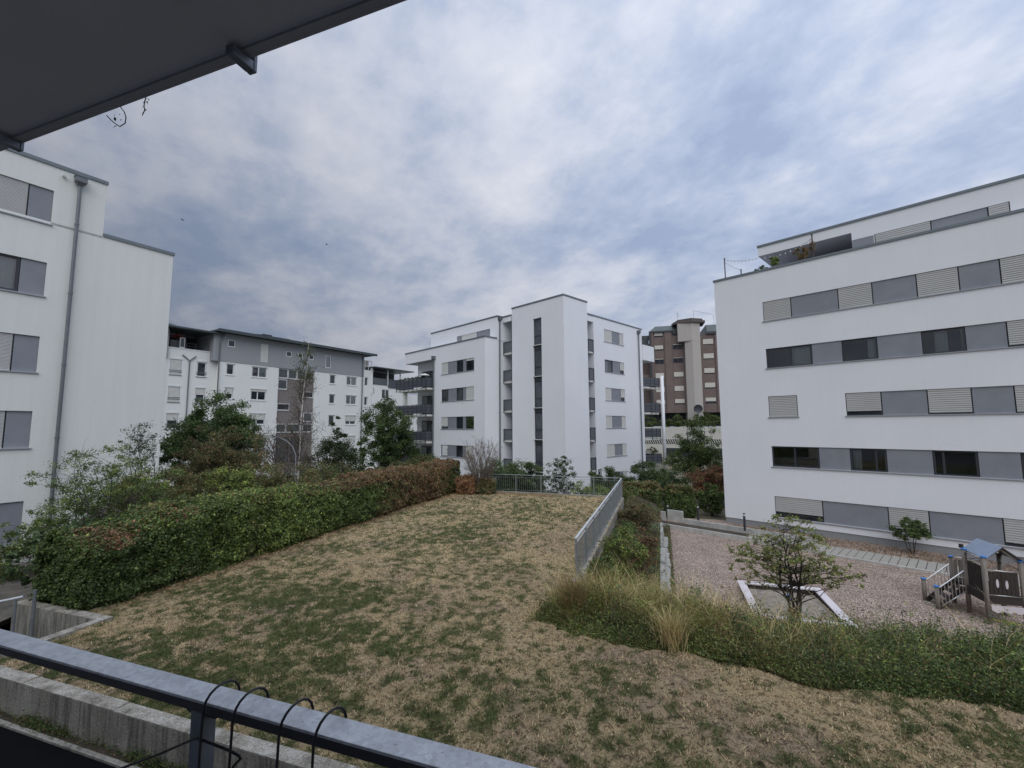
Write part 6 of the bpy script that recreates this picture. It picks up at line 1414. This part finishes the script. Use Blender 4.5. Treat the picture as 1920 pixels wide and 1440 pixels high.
# --- birch
def birch():
    rnd = random.Random(4); base = Vector((-14.35, 30.0, -2.2)); r = empty('birch_tree', base, 'slender two-stemmed white birch with sparse leaves in front of the far block', 'tree')
    m = MB(); tips = []; tw = MB()
    stems = [((0, 0), (.45, 0, 11.8), .09), ((-.12, .1), (-.05, .2, 10.2), .065), ((-1.0, -.5), (-1.2, -.7, 5.2), .04)]
    for (o, t, rd) in stems:
        pts = curve_pts(base + Vector((*o, -.1)), base + Vector(t), 12, .008, rnd, .0022); m.tube(pts, [rd * (1 - .94 * i / 12) for i in range(13)], 8)
        for k in range(64):
            i = rnd.randint(3, 11); q = pts[i].lerp(pts[i + 1], rnd.random()); hgt = (q.z - base.z) / 11.8; L = (2.6 * (1 - hgt) + .6) * rnd.uniform(.5, 1); a = rnd.uniform(0, 6.28)
            e = q + Vector((math.cos(a) * L * .75, math.sin(a) * L * .6, L * .75)); br = curve_pts(q, e, 4, .1, rnd); tw.tube(br, [.020, .016, .012, .009, .006], 4, cap=False)
            for j in range(5):
                s0 = br[rnd.randint(1, 4)]; e2 = s0 + Vector((rnd.gauss(0, .35), rnd.gauss(0, .3), rnd.gauss(-.15, .35))) * L * .7; t2 = curve_pts(s0, e2, 3, .12, rnd); tw.tube(t2, [.009, .008, .006, .005], 3, cap=False); tips += [(p, hgt) for p in t2[1:]]
    m.build('trunk', M_BIRCH, r, smooth=True); tw.build('twigs', M_BTWIG, r)
    n = 5200; idx = RNG.integers(0, len(tips), n * 2); hh = np.array([tips[i][1] for i in idx]); keep = RNG.random(n * 2) < np.where(hh > .74, .95, np.where(hh < .45, .45, .22)); idx = idx[keep]
    P = np.array([tips[i][0] for i in idx]) + RNG.normal(0, .09, (len(idx), 3)); hh = hh[keep]
    c = np.where((hh > .7)[:, None], pick(len(idx), [(3, DG), (2, MG), (1, OL)]), pick(len(idx), [(3, DG), (2, (.10, .08, .06)), (2, OL)]))
    leaf_mesh('crown', P, RNG.uniform(.06, .12, len(idx)), c, r)
M_BTWIG = material('birch_twigs', (0.14, 0.105, 0.10), .9)
birch()

# --- young tree, shrubs in front of the right building
tree('young_tree', 'young multi-stemmed tree with yellowish leaves in the planted bed before the sandbox', (7.15, 11.8, -1.35), 2.75, [(-.1, 0, 1.85, 1.0, .8, .9), (.95, -.1, 1.35, .8, .7, .45), (-.85, .1, 1.6, .8, .6, .65), (.2, 0, 2.45, .7, .5, .45)], 300, 4300, .060, [(4, (.12, .145, .06)), (4, (.19, .22, .085)), (1, YG), (1.3, BR)], .040, 5, 130, seed=41, bark=M_BARKD, clump_r=.13, tone=.25, twigs=3, fork=.15, spread=.22)
tree('shrub', 'small leafy shrub under the lowest windows of the right building', (18.85, 21.6, -2.35), 1.75, [(0, 0, 1.15, .85, .6, .55)], 45, 1500, .085, [(3, DG), (3, MG)], .022, 4, 40, cat='shrub', seed=42, clump_r=.24)
tree('shrub', 'small shrub under the window at the right edge', (22.1, 17.9, -2.35), 1.6, [(0, 0, 1.1, .7, .5, .5)], 35, 1000, .085, [(3, DG), (3, MG)], .022, 4, 30, cat='shrub', seed=43, clump_r=.24)


# --- planted bank: ivy and cotoneaster over the slope, tall grasses along the lawn edge
def bed():
    def field(n, u0, u1, v0, v1): return RNG.uniform(u0, u1, n), RNG.uniform(v0, v1, n)
    # lawn-side edge of the bed meanders
    def edge_v(u): return 8.30 - .17 * np.clip(u, 0, 2) + .25 * S01((-1.2 - u) / 1.2) + .07 * np.sin(u * 2.3) + .05 * np.sin(u * 5.1 + 1)
    def inside(u, v): return (v > edge_v(u)) & (v < 14.6 + .5 * np.sin(u * 1.2)) & ~((u < -.9) & (v > 12.5))
    def hgt(u, v):
        p = np.stack([u, v, u * 0], 1); h = .12 + .74 * vnoise(p, 1.1, 3) + .75 * (vnoise(p + 5, 2.6, 2) - .5) + .42 * np.exp(-((u - 4) / 2.6) ** 2 - ((v - 13.9) / 1.1) ** 2)
        edge = .12 + .88 * S01((v - edge_v(u)) / .6); far = 1 - .55 * S01((v - 13.7) / 1.2)
        lft = S01((u + 2.75) / .8); return np.maximum(h, .06) * edge * far * lft
    U0, U1, V0, V1 = -2.6, 13, 8, 15.0
    # dark understorey mound
    nu, nv = 120, 60; uu, vv = np.meshgrid(np.linspace(U0, U1, nu), np.linspace(V0, V1, nv), indexing='ij'); uu = uu.ravel(); vv = vv.ravel()
    z = bank_z(uu, vv) + hgt(uu, vv) * .25 - .14; p = Qn(uu, vv, z); i = np.arange(nu * nv).reshape(nu, nv); f = np.stack([i[:-1, :-1], i[1:, :-1], i[1:, 1:], i[:-1, 1:]], -1).reshape(-1, 4)
    under = mesh_np('shrub_bed_soil', p, f, M_UNDER, smooth=True); tag(under, kind='structure')
    # leaves
    n = 400000; u, v = field(n, U0, U1, V0, V1); k = RNG.random(n) < np.clip(1.3 - (v - 8) / 6, .3, 1); k &= inside(u, v); u, v = u[k], v[k]; n = len(u)
    h = hgt(u, v); q = 1 - RNG.random(n) ** 1.4 * .75; z = bank_z(u, v) + h * q + RNG.normal(0, .035, n)
    P = Qn(u, v, z); pt = np.stack([u, v, u * 0], 1); kind = vnoise(pt, .75, 3); k2 = vnoise(pt + 7, 2.1, 3); tn = .25 + 1.5 * vnoise(P, 1.7, 3)
    green_ = pick(n, [(5, DG), (4, MG), (1.2, LG)]); yel = pick(n, [(3, LG), (1.5, YG), (2, OL), (.25, (.30, .25, .15))]); bro = pick(n, [(2, (.11, .085, .05)), (2, OL), (.4, (.22, .17, .10))])
    wl = 1 - S01((u - 1.5) / 3.2)     # the left part is full of dry grass, the right part is ivy-like and dark green
    c = green_; c = np.where((RNG.random(n) < (.28 + .62 * wl) * (k2 > .42))[:, None], yel, c); c = np.where((RNG.random(n) < .22 * wl + .08 * (kind > .55))[:, None], bro, c)
    leaf_mesh('ground_cover', P, RNG.uniform(.020, .062, n) * (1 + .25 * S01((u - 2) / 3)), c * tn[:, None], None, .8, aspect=.42)['kind'] = 'stuff'
    n = 70000; u = RNG.uniform(U0, U1, n); e = edge_v(u); v = e - .06 + np.abs(RNG.normal(0, .22, n)); u, v = u[u > -2.45], v[u > -2.45]; n = len(u); P = Qn(u, v, bank_z(u, v) + RNG.random(n) * (.04 + .42 * S01((v - edge_v(u) + .1) / .45))); tn = .3 + 1.3 * vnoise(P, 1.9, 3)
    leaf_mesh('ground_cover', P, RNG.uniform(.02, .055, n), np.where((u < 2.2)[:, None], pick(n, [(2, DG), (3, MG), (3, LG), (3, OL), (1, BR)]), pick(n, [(4, DG), (4, MG), (1.5, LG), (1, OL), (.5, BR)])) * tn[:, None], None, .6, aspect=.45)['kind'] = 'stuff'
    # grasses
    n = 46000; u, v = field(n, U0, 7.5, V0, 12.8); w = np.clip(1.15 - (u + 1.5) / 4.0, .05, 1) * (vnoise(np.stack([u, v, u * 0 + 2], 1), 1.6, 3) > .42); k = inside(u, v) & (RNG.random(n) < w); u, v = u[k], v[k]; n = len(u)
    P = Qn(u, v, bank_z(u, v) + hgt(u, v) * .3); h = (hgt(u, v) * .95 + .10) * RNG.uniform(.5, 1.3, n)
    gk = (vnoise(P, 1.3, 3) + RNG.normal(0, .10, n)) > .46; c = np.where(gk[:, None], pick(n, [(3, STR), (2, (.34, .27, .13)), (1, (.22, .14, .07))]), pick(n, [(2, (.12, .14, .045)), (2, (.17, .18, .06)), (1, (.26, .22, .09))])); blades(P, h, RNG.uniform(.1, 1.7, n), RNG.uniform(.005, .010, n), c, 'tall_grass', seg=2)['kind'] = 'stuff'
    # loose weeds and suckers standing up out of the cover
    rnd = random.Random(9); m = MB(); LP = []; LS = []; LC = []
    for k in range(620):
        uu_ = rnd.uniform(-2.4, 12.5); vv_ = rnd.uniform(8.3, 14.4); a1 = np.array([uu_]); b1 = np.array([vv_])
        if not inside(a1, b1)[0]: continue
        g = float(hgt(a1, b1)[0]); z0 = float(bank_z(a1, b1)[0]); p0 = Q(uu_, vv_, z0 + g * .3); L = g * .6 + rnd.uniform(.12, .55) * (.6 if vv_ < 8.9 else 1)
        q = p0 + Vector((rnd.gauss(0, .28), rnd.gauss(0, .28), 1)) * L; pts = curve_pts(p0, q, 5, .12, rnd, .03); m.tube(pts, [.005, .0045, .004, .0035, .003, .002], 4, cap=False)
        c = rnd.choice([DG, DG, MG, MG, LG, OL, YG if uu_ > 5 or uu_ < 1 else MG, BR]); tn_ = rnd.uniform(.7, 1.4); w = rnd.uniform(.03, .10)
        for j in range(rnd.randint(16, 46)):
            t = rnd.uniform(.15, 1) * 4.99; i0 = int(t); s = pts[i0].lerp(pts[i0 + 1], t - i0); LP.append(tuple(s + Vector((rnd.gauss(0, w), rnd.gauss(0, w), rnd.gauss(0, w * .5))))); LS.append(rnd.uniform(.03, .075)); LC.append([x * tn_ * rnd.uniform(.8, 1.2) * 1.3 for x in c])
    st = m.build('weed_stems', M_TWIG); tag(st, kind='stuff'); leaf_mesh('weeds', np.array(LP), np.array(LS), np.array(LC), None, .5, aspect=.42)['kind'] = 'stuff'
bed()
def tuft(u, v, h, n, label, spread=.55, pal=None, name='grass_tuft'):
    P = Qn(RNG.normal(u, .09, n), RNG.normal(v, .09, n), np.full(n, float(bank_z(u, v)) - .02)); c = pick(n, pal or [(4, STR), (3, (.33, .27, .14)), (1, (.16, .17, .06))])
    o = blades(P, h * RNG.uniform(.55, 1.1, n), RNG.uniform(.1, 1.0, n) * spread * 1.6, RNG.uniform(.006, .011, n), c, name, seg=2); tag(o, label, 'grass')
tuft(.05, 8.42, .66, 420, 'large fountain of straw-coloured grass at the lawn edge of the planted bed')
tuft(-1.75, 8.9, .95, 520, 'upright reddish-brown weeds at the left corner of the planted bed', .3, [(3, BR), (2, OL), (2, (.2, .13, .06))], 'weed_clump')
tuft(-.8, 10.2, .75, 600, 'pale dry grass tuft below the near end of the right-hand railing', .6)
tuft(.9, 10.0, .65, 500, 'pale dry grass tuft in the middle of the planted bed', .6)
tuft(6.5, 12.6, .75, 300, 'tall dark seed stalks in the bed in front of the play tower stairs', .12, [(3, (.06, .05, .03)), (2, DG)], 'weed_clump')
tuft(7.15, 12.5, .85, 300, 'tall dark seed stalks nearest the play tower stairs', .12, [(3, (.06, .05, .03)), (2, DG)], 'weed_clump')
# strip between the retaining wall and the stones
def strip():
    n = 60000; u = RNG.uniform(-1.98, .25, n); v = RNG.uniform(11.8, 27.5, n); p = np.stack([u, v, u * 0], 1); h = .22 + .42 * vnoise(p, 1.1, 3) + .15 * (u < -1.2)
    z = bank_z(u, v) + h * (1 - RNG.random(n) ** 1.5 * .6); P = Qn(u, v, z); kind = vnoise(p + 3, .55, 3); tn = .5 + vnoise(P, 2.2, 3)
    pur = pick(n, [(3, (.075, .05, .045)), (2, (.10, .075, .05)), (1, RU)]); gr = pick(n, [(4, MG), (3, DG), (1, LG)])
    kp = .55 * (kind > .5) + .5 * S01((14.5 - v) / 3) * (u > -1); c = np.where((RNG.random(n) < kp)[:, None], pur, gr)
    leaf_mesh('ground_cover', P, RNG.uniform(.035, .07, n), c * tn[:, None], None, .8)['kind'] = 'stuff'
    nu, nv = 24, 120; uu, vv = np.meshgrid(np.linspace(-1.99, .1, nu), np.linspace(11.5, 27.5, nv), indexing='ij'); uu = uu.ravel(); vv = vv.ravel(); pp = np.stack([uu, vv, uu * 0], 1)
    z = bank_z(uu, vv) + (.22 + .42 * vnoise(pp, 1.1, 3)) * .5; i = np.arange(nu * nv).reshape(nu, nv); f = np.stack([i[:-1, :-1], i[1:, :-1], i[1:, 1:], i[:-1, 1:]], -1).reshape(-1, 4)
    tag(mesh_np('bank_undergrowth', Qn(uu, vv, z), f, M_UNDER, smooth=True), kind='structure')
strip()
tree('shrub', 'green shrub with yellow top leaves beside the near end of the right-hand railing', (Q(-1.15, 13.6, -.9)), 1.7, [(0, 0, .85, .62, .55, .8)], 60, 3200, .06, [(4, MG), (2, LG), (1, YG), (1, BR)], .02, 4, 40, cat='shrub', seed=51, clump_r=.24)
tree('shrub', 'dark red-stemmed shrub in the middle of the ivy bank', (Q(-.75, 15.2, -1.0)), 1.5, [(0, 0, .8, .6, .55, .7)], 50, 1800, .05, [(2, (.10, .05, .05)), (2, DG), (2, RU)], .015, 6, 50, cat='shrub', seed=52, clump_r=.24, twigs=2)
tree('shrub', 'small leafy shrub hanging over the wall below the railing', (Q(-1.6, 12.3, -.6)), 1.2, [(0, 0, .45, .5, .45, .5)], 40, 2200, .055, [(4, MG), (3, DG), (1, LG)], .015, 4, 20, cat='shrub', seed=53, clump_r=.26)
tree('shrub', 'reddish-brown shrub at the far end of the ivy bank', (Q(-1.2, 21, -1.0)), 1.6, [(0, 0, .75, .9, .8, .65)], 60, 3000, .07, [(3, (.09, .065, .05)), (1, BR), (3, OL), (1, DG)], .02, 5, 40, cat='shrub', seed=54, clump_r=.26, twigs=1)
# dry leaves and weeds
def scatter(name, n, fu, fv, fz, size, pal, up=1.5):
    u = RNG.uniform(*fu, n); v = RNG.uniform(*fv, n); z = np.array([fz] * n) if not callable(fz) else fz(u, v)
    leaf_mesh(name, Qn(u, v, z), RNG.uniform(*size, n), pick(n, pal), None, up)['kind'] = 'stuff'
scatter('fallen_leaves', 420, (-11, -2.2), (4.5, 24), lambda u, v: lawn_z(u, v) + .02, (.02, .05), [(2, (.45, .38, .25)), (1, (.5, .45, .2)), (1, (.5, .5, .45))], 4)
scatter('fallen_leaves', 160, (-2, 9), (4.5, 8.2), lambda u, v: lawn_z(u, v) + .02, (.015, .04), [(2, (.45, .38, .25)), (1, (.5, .5, .45))], 4)
def brown_litter():
    n = 5200; v = 6.5 + 17.6 * RNG.random(n) ** .8; u = -11.35 + np.abs(RNG.normal(0, .28, n)) * (1 + S01((v - 20) / 3)); P = Qn(u, v, lawn_z(u, v) + .015 + RNG.random(n) * .02)
    leaf_mesh('leaf_litter', P, RNG.uniform(.03, .06, n), pick(n, [(3, BR), (3, RU), (2, (.08, .05, .035)), (1, STR)]), None, 3)['kind'] = 'stuff'
    n = 2200; u = RNG.uniform(-11, -5.5, n); v = 24.3 - np.abs(RNG.normal(0, .35, n)); P = Qn(u, v, lawn_z(u, v) + .02); leaf_mesh('leaf_litter', P, RNG.uniform(.04, .07, n), pick(n, [(3, BR), (3, RU), (1, STR)]), None, 3)['kind'] = 'stuff'
brown_litter()
def wall_weeds():
    n = 16000; u = RNG.uniform(-10.3, -2, n); cl = vnoise(np.stack([u, u * 0, u * 0], 1), 2.2, 3); k = RNG.random(n) < np.clip((cl - .36) * 4, 0.10, 1); u = u[k]; n = len(u)
    v = 4.235 - np.abs(RNG.normal(0, .055, n)); P = Qn(u, v, -.41 + np.abs(RNG.normal(0, .05, n)) * (.5 + cl[k]))
    leaf_mesh('wall_foot_weeds', P, RNG.uniform(.012, .035, n), pick(n, [(4, MG), (3, DG), (1, BR)]), None, .5)['kind'] = 'stuff'
wall_weeds()
# plant strip at the foot of the right building
def strip_litter():
    n = 6000; a = RNG.uniform(0.3, 16, n); t = RNG.uniform(.1, 2.1, n); P = np.array([tuple(fR.P(x, y, -2.3)) for x, y in zip(a, t)]); P[:, 2] += RNG.random(n) * .06
    leaf_mesh('leaf_litter', P, RNG.uniform(.04, .09, n), pick(n, [(3, BR), (2, RU), (2, (.06, .045, .03)), (1, DG)]), None, 2)['kind'] = 'stuff'
strip_litter()
# terrace plants
def pot_plant(p, h, w, pal, label, n=260, s=.10, seed=1):
    tree('potted_plant', label, p, h, [(0, 0, h * .62, w, w * .8, h * .4)], 14, n, s, pal, .012, 3, 14, cat='plant', seed=seed, clump_r=.4)
pot_plant(fR.P(3.45, -.45, 13.15), .85, .28, [(2, MG), (3, LG), (1, YG)], 'bright green leafy plant on the roof terrace', 200, .14, 61)
pot_plant(fR.P(4.9, -.45, 13.15), 1.15, .38, [(3, BR), (3, OL), (1, (.25, .16, .06))], 'brownish grass-like plant left of the roof terrace pole', 420, .10, 62)
pot_plant(fR.P(5.45, -.45, 13.15), 1.3, .16, [(3, BR), (3, OL)], 'thin climbing plant on the roof terrace pole', 160, .09, 63)
pot_plant(fR.P(2.7, -.5, 13.15), .5, .35, [(3, DG), (1, OL)], 'low dark plant at the left of the roof terrace', 160, .12, 64)
for i in range(8):
    c = AB(17.3 + i * .68, -3.15, 8.95); tree('potted_plant', f'{ORD[i]} clump of balcony flowers from the right on the uppermost corner balcony'.replace('nearest', 'first'), c, .6, [(0, 0, .28, .34, .2, .18)], 8, 170, .10, [(3, DG), (2, BG), (1, (.18, .12, .2))], .01, 2, 6, cat='plant', group='plants along the uppermost left balcony', seed=70 + i, clump_r=.5)
tree('potted_plant', 'bushy plant on the lowest right-hand balcony of the middle block', AB(1.0, 16.9, .3), 1.2, [(0, 0, .6, .9, .5, .55)], 16, 420, .12, [(3, DG), (2, OL)], .015, 3, 10, cat='plant', seed=81, clump_r=.4)
fE = Fr((35.832, 91.0), -75)
LB = ['left', 'second', 'third', 'fourth', 'fifth', 'rightmost']
for i, (a, w, h) in enumerate(((7.6, 1.6, 2.2), (4.6, 1.6, 1.9), (2.2, 1.5, 2.4), (-2.6, 1.8, 3.0), (-4.4, 1.3, 2.4), (-7.2, 1.6, 2.9))):
    tree('shrub', f'{LB[i]} shrub in the planted terrace below the brick tower', fE.P(a, 2.6, 3.4), h, [(0, 0, h * .5, w, 1.0, h * .5)], 26, 900, .26, [(4, DG), (3, MG), (2, OL)], .05, 3, 12, cat='shrub', group='shrubs on the podium terrace', seed=90 + i, clump_r=.32)

for o_ in [o for o in COL.objects if o.type == 'EMPTY' and o.parent is None]: adopt(o_)
